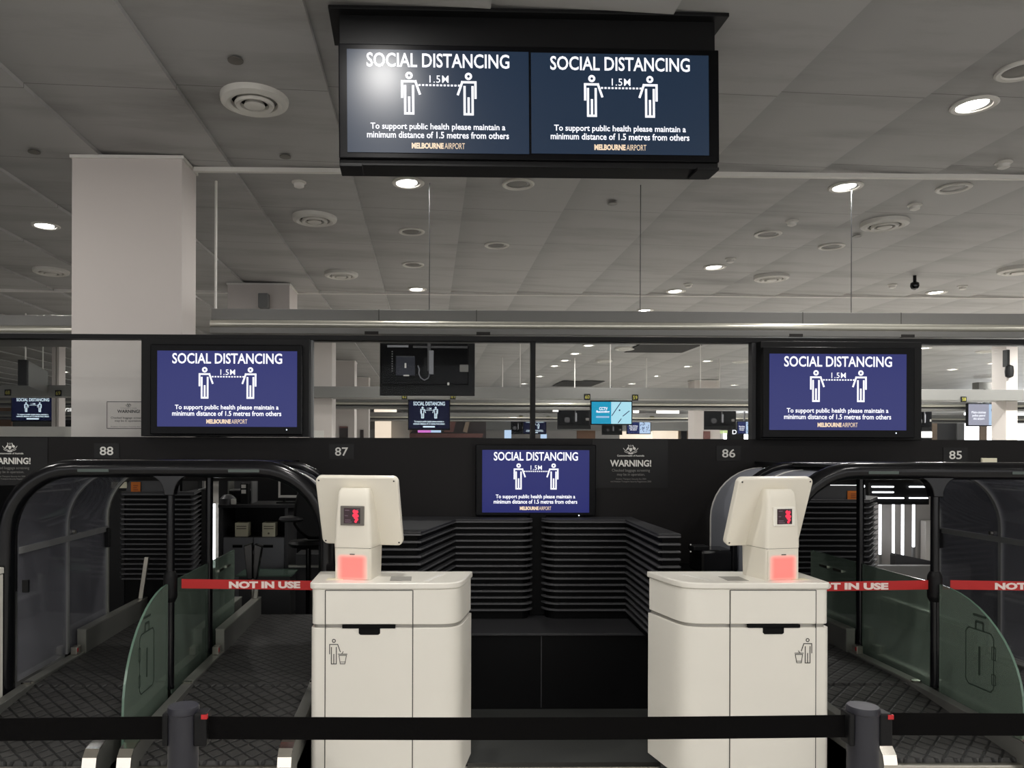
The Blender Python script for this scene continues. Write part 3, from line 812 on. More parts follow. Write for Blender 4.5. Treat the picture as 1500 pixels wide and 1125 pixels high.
# ------------------------------------------------------------------ bag-drop arches
RT = 0.047
def arch(Y, xl, xr, xp, ztop, label, rt=RT, Rc=.36, post_r=.021, strips=True, joint=True, cassettes=(), z_post=.34, right=False):
    t = thing('arch_frame', label, 'arch frame', ((xl+xr)/2, Y, 0))
    zc = ztop - rt
    path = [(xl, Y, 0), (xl, Y, zc-Rc)]
    for k in range(1, 10):
        a = R(180 - 10*k); path.append((xl+Rc+Rc*math.cos(a), Y, zc-Rc+Rc*math.sin(a)))
    path.append((xl+Rc, Y, zc)); path.append((xr-Rc, Y, zc))
    for k in range(1, 10):
        a = R(90 - 10*k); path.append((xr-Rc+Rc*math.cos(a), Y, zc-Rc+Rc*math.sin(a)))
    path += [(xr, Y, zc-Rc), (xr, Y, 0)]
    m = MB(); m.tube(path, rt, 20); m.obj('tube', 'tube_black', t)
    m = MB(); m.cyl((xp, Y, z_post), (xp, Y, zc), post_r, 14); m.obj('centre_post', 'tube_black', t)
    if joint:
        zj = zc - rt*.8
        L = [(xp-.105, zj)] ; 
        for k in range(0, 7):
            a = R(90 - 15*k); L.append((xp-.105+.08*math.cos(a), zj-.10+.10*math.sin(a)))
        Rr = [(2*xp-x, z) for x, z in L][::-1]
        m = MB(); m.prism_y(L + Rr, Y-.03, Y+.03); m.obj('joint_gusset', 'tube_black', t, bevel=.004)
    if strips:
        for sx in strips:
            m = MB(); m.box(sx-.08, sx+.08, Y-rt-.001, Y-rt+.012, zc-.016, zc-.001); m.obj('light_strip', 'green_tint', t, smooth=False)
    for (z0, z1) in cassettes:
        m = MB(); m.lathe([(.024,z0-.02),(.034,z0),(.036,z0+.01),(.036,z1-.01),(.034,z1),(.024,z1+.02)], (xp, Y, 0), 16); m.obj('tape_cassette', 'black', t)
    return t
YA = 4.05
ZA = W(250, 673.5, YA).z
AXL = (-2.205, -.53, -1.35)
AXR = (1.90, 3.57, 2.695)
def mid(px, Y=YA): return W(px, 690, Y).x
zc0, zc1 = W(255, 876, YA).z, W(255, 842, YA).z
arch(YA, *AXL, ZA, 'glossy black rounded arch over lanes 88 and 87, left of the left kiosk', strips=(mid(142), mid(360)), cassettes=((zc0, zc1),))
arch(YA, *AXR, ZA, 'glossy black rounded arch over lanes 86 and 85, right of the right kiosk', strips=(mid(1287), mid(1495)), cassettes=((zc0, zc1),), right=True)
YR = 4.76
for (xl, xr, xp), side in ((AXL, 'left'), (AXR, 'right')):
    arch(YR, xl, xr, xp, ZA-.012, 'thinner rear black arch with a round post, behind the %s bag-drop arch' % side, rt=.022, post_r=.022, strips=None, joint=False)

# unseen black sheets added over the lanes to keep them dark inside
for (xl, xr, xp), side in ((AXL, 'left arch'), (AXR, 'right arch')):
    m = MB(); m.box(xl+.36, xr-.36, YA+.06, YW-.005, ZA-.035, ZA-.02)
    tag(m.obj('lane_light_blocker', 'black', smooth=False), 'unseen flat black sheet added to darken the lanes behind the %s' % side, 'light blocker')

# curved clear side panels
def side_panel(x, s, label, frame_mat='rail_dark', pane='poly'):
    y0, y1, yr = YA+.06, 5.24, 4.66
    t = thing('curved_side_panel', label, 'side panel', (x, (y0+y1)/2, .34))
    Rc = .35; zc = ZA-.06
    prof = [(x, .36), (x, zc-Rc)] + [(x+s*(Rc-Rc*math.cos(R(9*k))), zc-Rc+Rc*math.sin(R(9*k))) for k in range(1, 11)]
    prof2 = [(px+s*.006*(1 if i < 2 else math.cos(R(9*(i-1)))), pz-(0 if i < 2 else .006*math.sin(R(9*(i-1))))) for i, (px, pz) in enumerate(prof)]
    def sweep(m, ya, yb, o0, o1, mi=0):
        A = [(px+s*o0*(1 if i < 2 else math.cos(R(9*(i-1)))), pz-o0*(0 if i < 2 else math.sin(R(9*(i-1))))) for i, (px, pz) in enumerate(prof)]
        B = [(px+s*o1*(1 if i < 2 else math.cos(R(9*(i-1)))), pz-o1*(0 if i < 2 else math.sin(R(9*(i-1))))) for i, (px, pz) in enumerate(prof)]
        n = len(A)
        vs = [(a, ya, z) for a, z in A] + [(a, yb, z) for a, z in A] + [(a, ya, z) for a, z in B] + [(a, yb, z) for a, z in B]
        fs = []
        for i in range(n-1):
            fs += [(i, i+1, n+i+1, n+i), (2*n+i, 3*n+i, 3*n+i+1, 2*n+i+1), (i, 2*n+i, 2*n+i+1, i+1), (n+i, n+i+1, 3*n+i+1, 3*n+i)]
        fs += [(0, n, 3*n, 2*n), (n-1, 3*n-1, 4*n-1, 2*n-1)]
        m.add(vs, fs, mi)
    m = MB(); sweep(m, y0, yr-.01, 0, .005); m.obj('front_pane', pane, t)
    m = MB(); sweep(m, yr+.01, y1-.012, 0, .005); m.obj('rear_pane', pane, t)
    m = MB(); sweep(m, yr-.012, yr+.012, -.002, .014); m.obj('rib', 'mid_grey' if frame_mat == 'rail_dark' else 'white', t)
    m = MB(); sweep(m, y1-.014, y1+.006, -.002, .014); m.obj('edge_frame', 'rail_top' if frame_mat == 'rail_dark' else 'white', t)
    m = MB(); a = (x+s*.006, x+s*.016); m.box(min(a), max(a), y0, y1, 1.035, 1.07); m.obj('mid_rail', 'mid_grey', t, smooth=False)
    m = MB(); m.box(x+s*.02-.015, x+s*.02+.015, y1-.05, y1-.015, .93, 1.06); m.obj('latch', 'black', t, smooth=False, bevel=.004)
    m = MB(); m.cyl((x+s*.008, yr+.07, 1.085), (x+s*.024, yr+.07, 1.085), .012, 12); m.obj('bolt', 'steel', t)
    return t
side_panel(-2.175, 1, 'clear curved side panel along the left edge of lane 88')
side_panel(-.555, -1, 'clear curved side panel behind the left kiosk head, right edge of lane 87', 'white')
side_panel(1.93, 1, 'grey curved side panel seen from outside behind the right kiosk head', 'white', 'poly_grey')
side_panel(3.515, -1, 'clear curved side panel along the right edge of lane 85')

M['print_green'] = mat('printed_dark_green', srgb(44, 56, 48), 0.6, noise=0.05)
# green glass dividers
def divider(x, label, decal=False):
    t = thing('glass_divider', label, 'glass panel', (x, 4.4, .2))
    pts = [(3.44, .16), (3.44, .42)]
    for k in range(1, 13):
        a = R(180 - 7.5*k)
        pts.append((4.012 + .572*math.cos(a), .42 + .47*math.sin(a)))
    zb = lambda y: .352 if y > 4.12 else .16+.15*(y-3.4)
    m = MB(); m.prism_x(pts + [(4.012, zb(4.012))], x-.005, x+.005); m.obj('front_pane', 'green_glass', t, smooth=False)
    for ya, yb in ((4.088, 4.733), (4.787, 5.38)):
        m = MB(); m.prism_x([(ya, .30), (ya, .89), (yb, .89), (yb, .30)], x-.005, x+.005); m.obj('pane', 'green_glass', t, smooth=False)
    pts += [(5.38, .89), (5.38, .30), (3.9, .16)]
    # polished edge
    m = MB(); edge = pts[:-2]
    for i in range(len(edge)-1):
        (ya, za), (yb, zb) = edge[i], edge[i+1]
        d = Vector((yb-ya, zb-za)).normalized(); nn = Vector((-d.y, d.x))
        o0, o1 = nn*0.0015, nn*(-.002)
        m.add([(x-.0055, ya+o0.x, za+o0.y), (x+.0055, ya+o0.x, za+o0.y), (x+.0055, yb+o0.x, zb+o0.y), (x-.0055, yb+o0.x, zb+o0.y)], [(0,1,2,3)])
    m.obj('polished_edge', 'green_edge', t, smooth=False, flat_art=True)
    for y in (5.2, 5.02):
        m = MB(); m.box(x-.012, x+.012, y-.05, y+.05, .80, .815); m.obj('clamp', 'chrome', t, smooth=False)
    # printed bag diagram on the sheet
    m = MB()
    def S(pl, w):
        for i in range(len(pl)-1):
            a, b = Vector(pl[i]), Vector(pl[i+1]); d = (b-a).normalized(); nn = Vector((-d.y, d.x))*w/2
            for off in (-.0062, .0062):
                m.add([(x+off, *(a-nn)), (x+off, *(b-nn)), (x+off, *(b+nn)), (x+off, *(a+nn))], [(0,1,2,3)])
    yb0 = 3.62
    S([(yb0+.00,.46),(yb0+.00,.70),(yb0+.02,.72),(yb0+.17,.72),(yb0+.19,.70),(yb0+.19,.46),(yb0+.17,.44),(yb0+.02,.44),(yb0,.46)], .006)
    S([(yb0+.07,.72),(yb0+.07,.76),(yb0+.12,.76),(yb0+.12,.72)], .012)
    S([(yb0+.05,.79),(yb0+.14,.79)], .012)
    S([(yb0+.095,.50),(yb0+.095,.64)], .014)
    S([(yb0-.012,.60),(yb0-.012,.66),(yb0+.012,.66),(yb0+.012,.60),(yb0-.012,.60)], .004)
    S([(yb0-.012,.48),(yb0-.012,.53),(yb0+.012,.53),(yb0+.012,.48),(yb0-.012,.48)], .004)
    m.obj('printed_diagram', 'print_green', t, flat_art=True)
    return t
divider(-1.355, 'green tinted glass divider with curved front edge left of the left kiosk')
divider(2.70, 'green tinted glass divider with curved front edge right of the right kiosk')

# ------------------------------------------------------------------ conveyors
def conveyor(x0, x1, label, walls=(1, 1)):
    """belt from x0 to x1, running back from Y 3.34"""
    t = thing('bag_conveyor', label, 'conveyor', ((x0+x1)/2, 4.5, 0))
    yk = 4.12
    m = MB()
    m.prism_x([(3.36, .205), (3.37, .235), (yk, .325), (yk, .29), (3.40, .18)], x0, x1); m.obj('loading_belt', 'belt', t, smooth=False)
    m = MB(); m.prism_x([(yk+.006, .325), (yk+.02, .333), (5.80, .35), (5.80, .30), (yk+.006, .29)], x0, x1); m.obj('feed_belt', 'belt', t, smooth=False)
    m = MB(); m.box(x0-.005, x1+.005, 3.325, 3.36, .165, .222); m.obj('front_bar', 'steel', t, smooth=False, bevel=.008)
    m = MB(); m.box(x0, x1, 3.42, 5.80, .0, .17); m.obj('base', 'black_deep', t, smooth=False)
    for s, xr in ((-1, x0), (1, x1)):
        a, b = (xr-.055, xr) if s < 0 else (xr, xr+.055)
        # side rail, sloping front section with rounded nose
        prof = [(3.30, .16), (3.275, .20), (3.265, .25), (3.275, .285), (3.30, .31), (3.34, .318), (yk, .345), (yk, .0), (3.34, .0)]
        m = MB(); m.prism_x(prof, a, b); r = m.obj('front_rail', 'rail_dark', t, smooth=True, bevel=.003)
        m = MB()
        nose = [(3.30, .155), (3.272, .20), (3.260, .25), (3.270, .29), (3.298, .318), (3.345, .326), (3.40, .329)]
        for i in range(len(nose)-1):
            (ya, za), (yb, zb) = nose[i], nose[i+1]
            m.add([(a-.002, ya, za), (b+.002, ya, za), (b+.002, yb, zb), (a-.002, yb, zb)], [(0,1,2,3)])
            m.add([(a-.002, ya+.012, za), (b+.002, ya+.012, za), (b+.002, yb+.004, zb-.012), (a-.002, yb+.004, zb-.012)], [(3,2,1,0)])
        m.obj('nose_cap', 'chrome', r, smooth=True, flat_art=True)
        m = MB(); m.box(a, b, yk+.002, 4.74, .20, .345); m.box(a, b, 3.42, 4.74, 0, .198); m.obj('feed_rail', 'rail_dark', t, smooth=False)
        m = MB(); m.box(a-.001, b+.001, yk+.004, 4.74, .3455, .352); m.obj('rail_cap', 'rail_top', t, smooth=False)
        m = MB(); m.box(a+.004, b-.004, yk-.018, yk+.012, .346, .356); m.obj('joint_plate', 'chrome', t, smooth=False)
        if walls[0 if s < 0 else 1]:
            m = MB(); m.box(a, b, 4.765, 5.80, 0, .475); o = m.obj('side_wall', 'rail_dark', t, smooth=False, bevel=.003)
            m = MB(); m.box(a-.001, b+.001, 4.76, 5.80, .4755, .484); m.box(a+.002, b-.002, 4.758, 4.7645, .33, .476); m.obj('wall_cap', 'rail_top', o, smooth=False)
            m = MB(); m.box(a+.008, b-.008, 4.655, 4.715, .3525, .40); sn = m.obj('photo_sensor', 'steel', t, smooth=False, bevel=.004)
            xs = b-.008 if s < 0 else a+.008
            m = MB(); m.box(xs-.0015, xs+.0015, 4.66, 4.672, .37, .392); m.obj('sensor_lens', 'red', sn, smooth=False)
    return t
LANES = ((-2.10, -1.455), (-1.255, -.635), (2.01, 2.61), (2.80, 3.44))
for (a, b), num, where in zip(LANES, ('88', '87', '86', '85'), ('leftmost', 'just left of the left kiosk', 'just right of the right kiosk', 'rightmost')):
    conveyor(a, b, 'dark diamond-belt bag conveyor, %s lane' % where)

# red barrier tapes
def red_tape(px0, py0, px1, py1, Y, texts, label, hgt=13.5):
    a, b = W(px0, py0, Y), W(px1, py1, Y)
    h = hgt*Y/F/2
    t = thing('red_barrier_tape', label, 'barrier tape', ((a.x+b.x)/2, Y, min(a.z, b.z)-h))
    m = MB()
    m.loft([[(a.x, Y-.001, a.z-h), (a.x, Y+.001, a.z-h), (a.x, Y+.001, a.z+h), (a.x, Y-.001, a.z+h)],
            [(b.x, Y-.001, b.z-h), (b.x, Y+.001, b.z-h), (b.x, Y+.001, b.z+h), (b.x, Y-.001, b.z+h)]])
    m.obj('webbing', 'red_belt', t, smooth=False)
    m = MB()
    for s, tx0, tx1 in texts:
        c0, c1 = W(tx0, 850, Y).x, W(tx1, 850, Y).x
        f = ((c0+c1)/2 - a.x)/(b.x-a.x); zc = a.z+(b.z-a.z)*f
        m.text(s, c0, c1, zc-h*.76, zc+h*.76, Y-.0025, 0, 0.055)
    m.obj('lettering', 'belt_text', t, flat_art=True)
    return t
YT = 4.05
red_tape(266, 855, 492, 858, YT, (('NOT IN USE', 335.5, 440),), 'red NOT IN USE tape across lane 87, left of the left kiosk')
red_tape(1160, 860, 1369, 856.5, YT, (('NOT IN USE', 1183, 1301),), 'red NOT IN USE tape across lane 86, between right kiosk and arch post')
red_tape(1392, 856.5, 1650, 861, YT, (('NOT IN USE', 1457, 1570),), 'red NOT IN USE tape across lane 85 at the right edge')
# wall socket for the tape on the left arch leg
c = W(36, 858, YA-.05)
m = MB(); m.box(c.x-.012, c.x+.02, YA-.055, YA-.035, c.z-.035, c.z+.03)
tag(m.obj('tape_receiver', 'black', smooth=False, bevel=.003), 'small black tape receiver on the inner side of the left arch leg', 'tape receiver')

# steel posts standing on the rear side walls
def lean_post(x, y, z0, z1, dx, dy, label, hgt=None):
    m = MB(); m.prism_z([(-.016,-.012),(.016,-.012),(.016,.012),(-.016,.012)], 0, 1)
    m.v = [Vector((x + v.x + dx*v.z, y + v.y + dy*v.z, z0 + (z1-z0)*v.z)) for v in m.v]
    return tag(m.obj('guide_post', 'steel', smooth=False, bevel=.003), label, 'post')
p = W(209, 884, 5.73); q = W(218, 816, 5.73)
lean_post(-2.127, 5.73, .484, q.z, q.x-p.x, 0, 'leaning brushed steel post at the back of lane 88')
p = W(369, 884, 5.73); q = W(372, 862, 5.73)
lean_post(-1.283, 5.73, .484, q.z, .01, 0, 'short steel post at the back of lane 87, under the red tape')

# ------------------------------------------------------------------ kiosks
def bez(p0, p1, p2, p3, n):
    out = []
    for k in range(n+1):
        t = k/n; a = (1-t)
        out.append(tuple(a**3*p0[i]+3*a*a*t*p1[i]+3*a*t*t*p2[i]+t**3*p3[i] for i in range(2)))
    return out

def kiosk(xo, yo, s, label, where, head_x, head_y, head_rot):
    """s=+1: outer side on the left; local x runs inwards"""
    t = thing('bag_drop_kiosk', label, 'kiosk', (xo + s*.37, yo+.17, 0))
    H = .98
    def plan(inset=0.0, front=0.0):
        p = [(0+inset, .33-inset)]
        r = .028
        p += [(r+inset-r*math.cos(R(15*k)), r+front-r*math.sin(R(15*k))) for k in range(0, 7)]
        p += bez((.575, front), (.665, front+.002), (.69-inset, .03+front), (.712-inset, .125), 10)
        p += [(.758-inset, .33-inset)]
        q = [(xo + s*x, yo + y) for x, y in p]
        return q if s > 0 else q[::-1]
    m = MB()
    m.prism_z(plan(), .06, .772); m.prism_z(plan(.004), .788, .950)
    b = m.obj('body', 'kiosk', t, bevel=.003)
    m = MB(); m.prism_z(plan(.012, .012), .771, .789); m.obj('groove', 'groove', t)
    m = MB(); m.prism_z(plan(-.006, -.006), .951, H); m.obj('counter_top', 'kiosk', t, bevel=.006, seg=3)
    m = MB(); m.prism_z(plan(.05, .06), 0, .061); m.obj('plinth', 'dark_grey', t)
    def fx(a, b): return (min(xo+s*a, xo+s*b), max(xo+s*a, xo+s*b))
    d0, d1 = .069, .467
    def panel(name, a, b, z0, z1, mt='kiosk'):
        x0, x1 = fx(a, b); m = MB(); m.box(x0, x1, yo-.004, yo+.006, z0, z1); return m.obj(name, mt, t, smooth=False, bevel=.0012)
    # dark seam strips around the door and drawer
    m = MB()
    for sx in (.0665, .4695):
        x0, x1 = fx(sx-.002, sx+.002); m.box(x0, x1, yo-.0015, yo+.004, .07, .946)
    x0, x1 = fx(.068, .468); m.box(x0, x1, yo-.0015, yo+.004, .944, .9475)
    m.obj('seam', 'seam', t, smooth=False)
    panel('drawer_front', d0, d1, .791, .943)
    door = panel('door', d0, d1, .072, .770)
    # handle slot
    sc = .267 if s > 0 else .265
    x0, x1 = fx(sc-.122, sc+.122); m = MB(); m.box(x0, x1, yo-.0065, yo+.006, .772, .787); 
    x2, x3 = fx(sc-.046, sc+.052)
    pts = [(x2, .774), (x2, .748), (x2+.008, .742), (x3-.008, .742), (x3, .748), (x3, .774)]
    m.prism_y(pts, yo-.0065, yo+.004); m.obj('handle_slot', 'black_deep', door, smooth=False)
    m = MB(); bin_icon(m, xo+s*.107, .605, .118, s, yo-.0052, 0); m.obj('litter_icon', 'ink', door, flat_art=True)
    # marks on the counter top: light slot, pale reader pad
    m = MB(); pc = [(.52,.02),(.545,.02),(.625,.22),(.60,.22)]
    m.loft([[(xo+s*x, yo+y+.03, H-.0005) for x, y in pc], [(xo+s*x, yo+y+.03, H+.001) for x, y in pc]]); m.obj('top_slot', 'white', t, smooth=False)
    x0, x1 = fx(.36, .46); m = MB(); m.box(x0, x1, yo+.05, yo+.17, H-.0005, H+.0012); m.obj('reader_pad', 'groove', t, smooth=False)
    x0, x1 = fx(.06, .14); m = MB(); m.box(x0, x1, yo+.07, yo+.13, H-.0005, H+.001); m.obj('sticker', 'cream', t, smooth=False)
    # head, turned; own frame: -y is the side towards the camera
    HM = Matrix.Translation((head_x, head_y, 0)) @ Matrix.Rotation(head_rot, 4, 'Z')
    def hob(m, name, mt, par, **k):
        m.xf(HM); return m.obj(name, mt, par, **k)
    def sec(xa, xb, yf, yb, z, r=.018):
        return [(x, y, z) for x, y in rrect(xa, xb, yf, yb, r, 4)]
    m = MB(); m.loft([sec(-.088,.088,-.098,.10,H-.002), sec(-.092,.092,-.102,.10,1.128)]); neck = hob(m, 'neck', 'kiosk_plastic', t)
    m = MB(); m.loft([sec(-.0925,.0925,-.103,.10,1.130), sec(-.093,.093,-.104,.10,1.145), sec(-.089,.089,-.103,.085,1.25), sec(-.080,.080,-.097,.05,1.36), sec(-.076,.076,-.090,.02,1.395), sec(-.068,.068,-.078,.0,1.41)])
    hous = hob(m, 'head_housing', 'kiosk_plastic', t)
    m = MB(); m.box(-.086, .086, -.0985, .096, 1.1265, 1.1315); hob(m, 'neck_joint', 'seam', t, smooth=False)
    # screen back plate leaning forward at the top
    tilt = R(19)
    PM = Matrix.Translation((0, .012, 1.297)) @ Matrix.Rotation(tilt, 4, 'X')
    m = MB(); m.prism_y(rrect(-.205, .205, -.178, .178, .028, 6), -.012, .022); m.xf(PM); plate = hob(m, 'screen_back', 'kiosk_plastic', t, bevel=.007, seg=3)
    m = MB(); m.prism_y(rrect(-.19, .19, -.163, .163, .02, 6), .022, .032); m.xf(PM); hob(m, 'touch_screen', 'bezel', plate, bevel=.002)
    for cx in (-.187, .187):
        for cz in (-.16, .16):
            m = MB(); m.cyl((cx, -.0135, cz), (cx, -.005, cz), .0042, 10); m.xf(PM); hob(m, 'screw', 'ink', plate)
    # status display on the housing
    zL = 1.6 - (756-657)*head_y/F + .01
    m = MB(); m.box(-.058, .058, -.110, -.085, zL-.046, zL+.046)
    fr = hob(m, 'status_display', 'lcd_frame' if s > 0 else 'lcd_frame_white', t, smooth=False, bevel=.003)
    m = MB(); m.box(-.040, .040, -.1115, -.109, zL-.036, zL+.036); hob(m, 'lcd_panel', 'lcd', fr, smooth=False)
    m = MB()
    yy = -.1122
    for (cx, cz, r) in ((.012,.021,.009),(.024,.019,.008),(.018,.010,.009),(.010,.002,.008),(.026,.0,.008),(.016,-.008,.007),(.024,-.016,.008),(.019,-.026,.007)):
        m.disc((cx, zL+cz), r, yy - .00001*len(m.v), 0, 12)
    hob(m, 'lcd_symbol', 'lcd_red', fr, flat_art=True)
    m = MB()
    for (x0, x1, cz) in ((-.034,-.012,.026),(-.034,-.02,0),(-.034,-.006,-.02),(-.034,.0,-.029),(.022,.034,.029)):
        m.rect(x0, x1, zL+cz-.002, zL+cz+.002, yy, 0)
    hob(m, 'lcd_caption', 'lcd_grey', fr, flat_art=True)
    # red backlit window
    m = MB(); m.box(-.083, .080, -.1045, -.098, H+.002, 1.118); hob(m, 'status_window', 'red_glow', neck, smooth=False)
    m = MB(); m.box(-.012, .012, -.1065, -.100, 1.098, 1.102); hob(m, 'window_slit', 'seam', neck, smooth=False)
    return t
kiosk(-.541, 3.55, 1, 'white bag-drop kiosk left of centre with red-lit neck', 'left', -.338, 3.735, R(-12))
kiosk(1.872, 3.555, -1, 'white bag-drop kiosk right of centre with red-lit neck', 'right', 1.668, 3.735, R(12))
# slice of a further kiosk at the left edge
t = thing('kiosk_edge', 'white kiosk corner cut off by the left edge of the photo', 'kiosk', (-2.45, 3.78, 0))
xe = -2.178
m = MB(); m.prism_z([(xe-.6,3.6),(xe-.03,3.6),(xe-.006,3.61),(xe,3.64),(xe,3.98),(xe-.6,3.98)], .06, .95); m.obj('body', 'kiosk', t, bevel=.003)
m = MB(); m.prism_z([(xe-.6,3.595),(xe-.03,3.595),(xe-.002,3.605),(xe+.004,3.64),(xe+.004,3.984),(xe-.6,3.984)], .951, .985); m.obj('counter_top', 'kiosk', t, bevel=.006)
m = MB(); m.prism_z([(xe-.55,3.65),(xe-.05,3.65),(xe-.05,3.9),(xe-.55,3.9)], 0, .061); m.obj('plinth', 'dark_grey', t)

# ------------------------------------------------------------------ louvred counters
def louvred(path, z_top, z_bot, n, label, body_depth, top_label=None, slat_h=.011, out=.03, name='louvred_counter', top_mat='slat_top', back=None, zbase=None, rear=None):
    """path: plan polyline of the front face (left to right); slats swept along it"""
    P = [Vector(p) for p in path]
    t = thing(name, label, 'counter', (sum(p.x for p in P)/len(P), sum(p.y for p in P)/len(P), zbase if zbase is not None else 0))
    def off(d):
        out_ = []
        for i in range(len(P)):
            a = P[i]-P[i-1] if i else P[1]-P[0]
            b = P[i+1]-P[i] if i < len(P)-1 else P[i]-P[i-1]
            na = Vector((a.y, -a.x)).normalized(); nb = Vector((b.y, -b.x)).normalized()
            nn = (na+nb); L = nn.length
            nn = nn/L if L > 1e-6 else na
            k = d/max(.5, nn.dot(na))
            out_.append(P[i]+nn*k)
        return out_
    O, I = off(out), off(-.004)
    pitch = (z_top-z_bot)/(n-1)
    m = MB()
    for k in range(n):
        z = z_top - pitch*k
        rings = []
        for o, i in zip(O, I):
            rings.append([(i.x, i.y, z-slat_h), (o.x, o.y, z-slat_h), (o.x, o.y, z), (i.x, i.y, z)])
        m.loft(rings, 0)
    m.obj('slatted_front', 'slat', t, smooth=False, bevel=.002)
    if rear is None:
        rear = [(P[-1].x, body_depth), (P[0].x, body_depth)]
    m = MB(); base = [(p.x, p.y) for p in P] + list(rear)
    m.prism_z(base, zbase if zbase is not None else 0, z_top-.003); m.obj('body', 'black_deep', t, smooth=False)
    tp = [(o.x, o.y) for o in O] + [(a, b) for a, b in rear]
    m = MB(); m.prism_z(tp, z_top+.0005, z_top+.012); m.obj('counter_top', top_mat, t, smooth=False, bevel=.003)
    return t
def g(px, py, Y): p = W(px, py, Y); return (p.x, p.y)
zt_l = W(720, 763.5, 5.07).z; zb_l = W(720, 893, 5.07).z
def corner(p, r, s):
    """quarter turn at the inner end, going back to the wall"""
    return [(p[0]+s*r*math.sin(R(18*k)), p[1]+r-r*math.cos(R(18*k))) for k in range(0, 6)]
pl_ = [g(520,780,4.34), g(611,780,4.34), g(662.5,763,5.10)]
e = g(762,763,5.10)
left_path = pl_ + corner(e, .06, 1)
louvred(left_path, zt_l, zb_l, 15, 'dark louvred counter behind the left kiosk, left of the centre gap', 5.28, zbase=.472,
        rear=[(left_path[-1][0], 5.285), (g(662.5,763,5.285)[0]-.45, 5.285), (left_path[0][0], 5.0)])
e2 = g(818,763,5.10)
rp = corner(e2, .075, -1)[::-1] + [g(921,763,5.10), g(970,780,4.25), g(995,780,4.25)]
louvred(rp, zt_l, zb_l, 15, 'dark louvred counter behind the right kiosk, right of the centre gap', 5.28, zbase=.472,
        rear=[(rp[-1][0], 5.0), (1.40, 5.285), (rp[0][0], 5.285)])
m = MB(); m.box(g(776,800,5.2)[0], g(800,800,5.2)[0], 5.2, 5.285, .472, 1.16)
tag(m.obj('cable_pillar', 'black_deep', smooth=False, bevel=.004), 'black cable pillar in the gap between the two louvred counters', 'pillar')
t = thing('low_plinth', 'low black plinth cabinet under the louvred counters', 'plinth', (.7, 4.98, 0))
m = MB(); m.box(-.50, 1.82, 4.715, 5.285, 0, .455); m.obj('cabinet', 'black_deep', t, smooth=False)
m = MB(); m.box(-.50, 1.82, 4.70, 5.285, .455, .471); m.obj('plinth_top', 'slat_top', t, smooth=False, bevel=.003)
m = MB(); x = g(793, 1000, 4.71)[0]; m.box(x-.002, x+.002, 4.7145, 4.716, .01, .45); m.obj('door_gap', 'dark_grey', t, smooth=False)
m = MB(); m.box(.2, 1.25, 3.84, 3.90, 0.0, .006); tag(m.obj('trim_7', 'steel', smooth=False), kind='structure')
# small black camera/printer on the wall right of the louvred counter
t = thing('wall_device', 'small black box device on the wall, left of the right kiosk head', 'device', (*g(1035,810,4.9), .9))
m = MB(); a, b = W(1008,797,4.9), W(1064,836,4.9); m.box(a.x+.03, b.x, 4.75, 4.98, b.z, a.z-.02); m.obj('case', 'black_gloss', t, smooth=False, bevel=.02)
m = MB(); m.box(a.x, a.x+.1, 4.80, 4.9, a.z-.03, a.z); m.obj('arm', 'black', t, smooth=False, bevel=.005)
for py in (798, 808):
    c = W(1012, py, 4.79); m = MB(); m.disc((c.x, c.z), .005, 4.795, 0, 10); m.obj('indicator', 'decal_white', t, flat_art=True)
t.location = t.location
m = MB(); m.box(1.44, 1.80, 4.9, 5.25, 0.472, W(1035,836,4.9).z-.003); tag(m.obj('device_shelf', 'black_deep', smooth=False), 'black shelf cabinet carrying the small wall device, left of the right arch', 'cabinet')

# ------------------------------------------------------------------ behind the arches, inside the island
YI = 5.85
# left louvred desk seen through lane 88
zt2, zb2 = W(230, 723, YI).z, W(230, 846, YI).z
lp = [g(182,760,5.93), g(184,760,YI), g(279,760,YI), g(289,740,6.3), g(295,740,6.3)]
louvred(lp, zt2, zb2, 18, 'tall louvred agent desk seen through the left arch, orange label on it', 5.9, out=.03, rear=[(lp[-1][0], 6.45), (lp[-1][0]-.03, 6.45), (colx1+.04, 5.97), (lp[0][0], 5.97)])
def desk_upstand(px0, px1, label, opx0, opx1, Y=YI+.04, ytop=703, ybot=723):
    a, b = W(px0, ybot, Y), W(px1, ytop, Y)
    t = thing('desk_upstand', label, 'desk screen', ((a.x+b.x)/2, Y, a.z+.013))
    m = MB(); m.prism_y([(a.x, a.z+.013), (b.x, a.z+.013), (b.x, b.z-.02), (b.x-.05, b.z+.01), (a.x+.06, b.z+.01), (a.x+.02, b.z-.02)], Y, Y+.02); m.obj('panel', 'dark_grey', t, smooth=False)
    return t
desk_upstand(184, 262, 'dark grey upstand panel on the left louvred desk', 0, 0)
def orange_label(px0, py0, px1, py1, Y, label):
    a, b = W(px0, py1, Y), W(px1, py0, Y)
    t = thing('orange_label', label, 'label', ((a.x+b.x)/2, Y, a.z))
    m = MB(); m.box(a.x, b.x, Y-.004, Y, a.z, b.z); m.obj('card', 'orange', t, smooth=False)
    m = MB(); w = (b.x-a.x); h = b.z-a.z
    for k in range(3):
        m.rect(a.x+w*.25, a.x+w*(.75-.1*(k % 2)), a.z+h*(.28+.18*k), a.z+h*(.37+.18*k), Y-.005, 0)
    m.obj('print', 'orange_dark', t, flat_art=True)
orange_label(192, 706, 206, 723, YI+.035, 'orange label card standing on the left louvred desk')
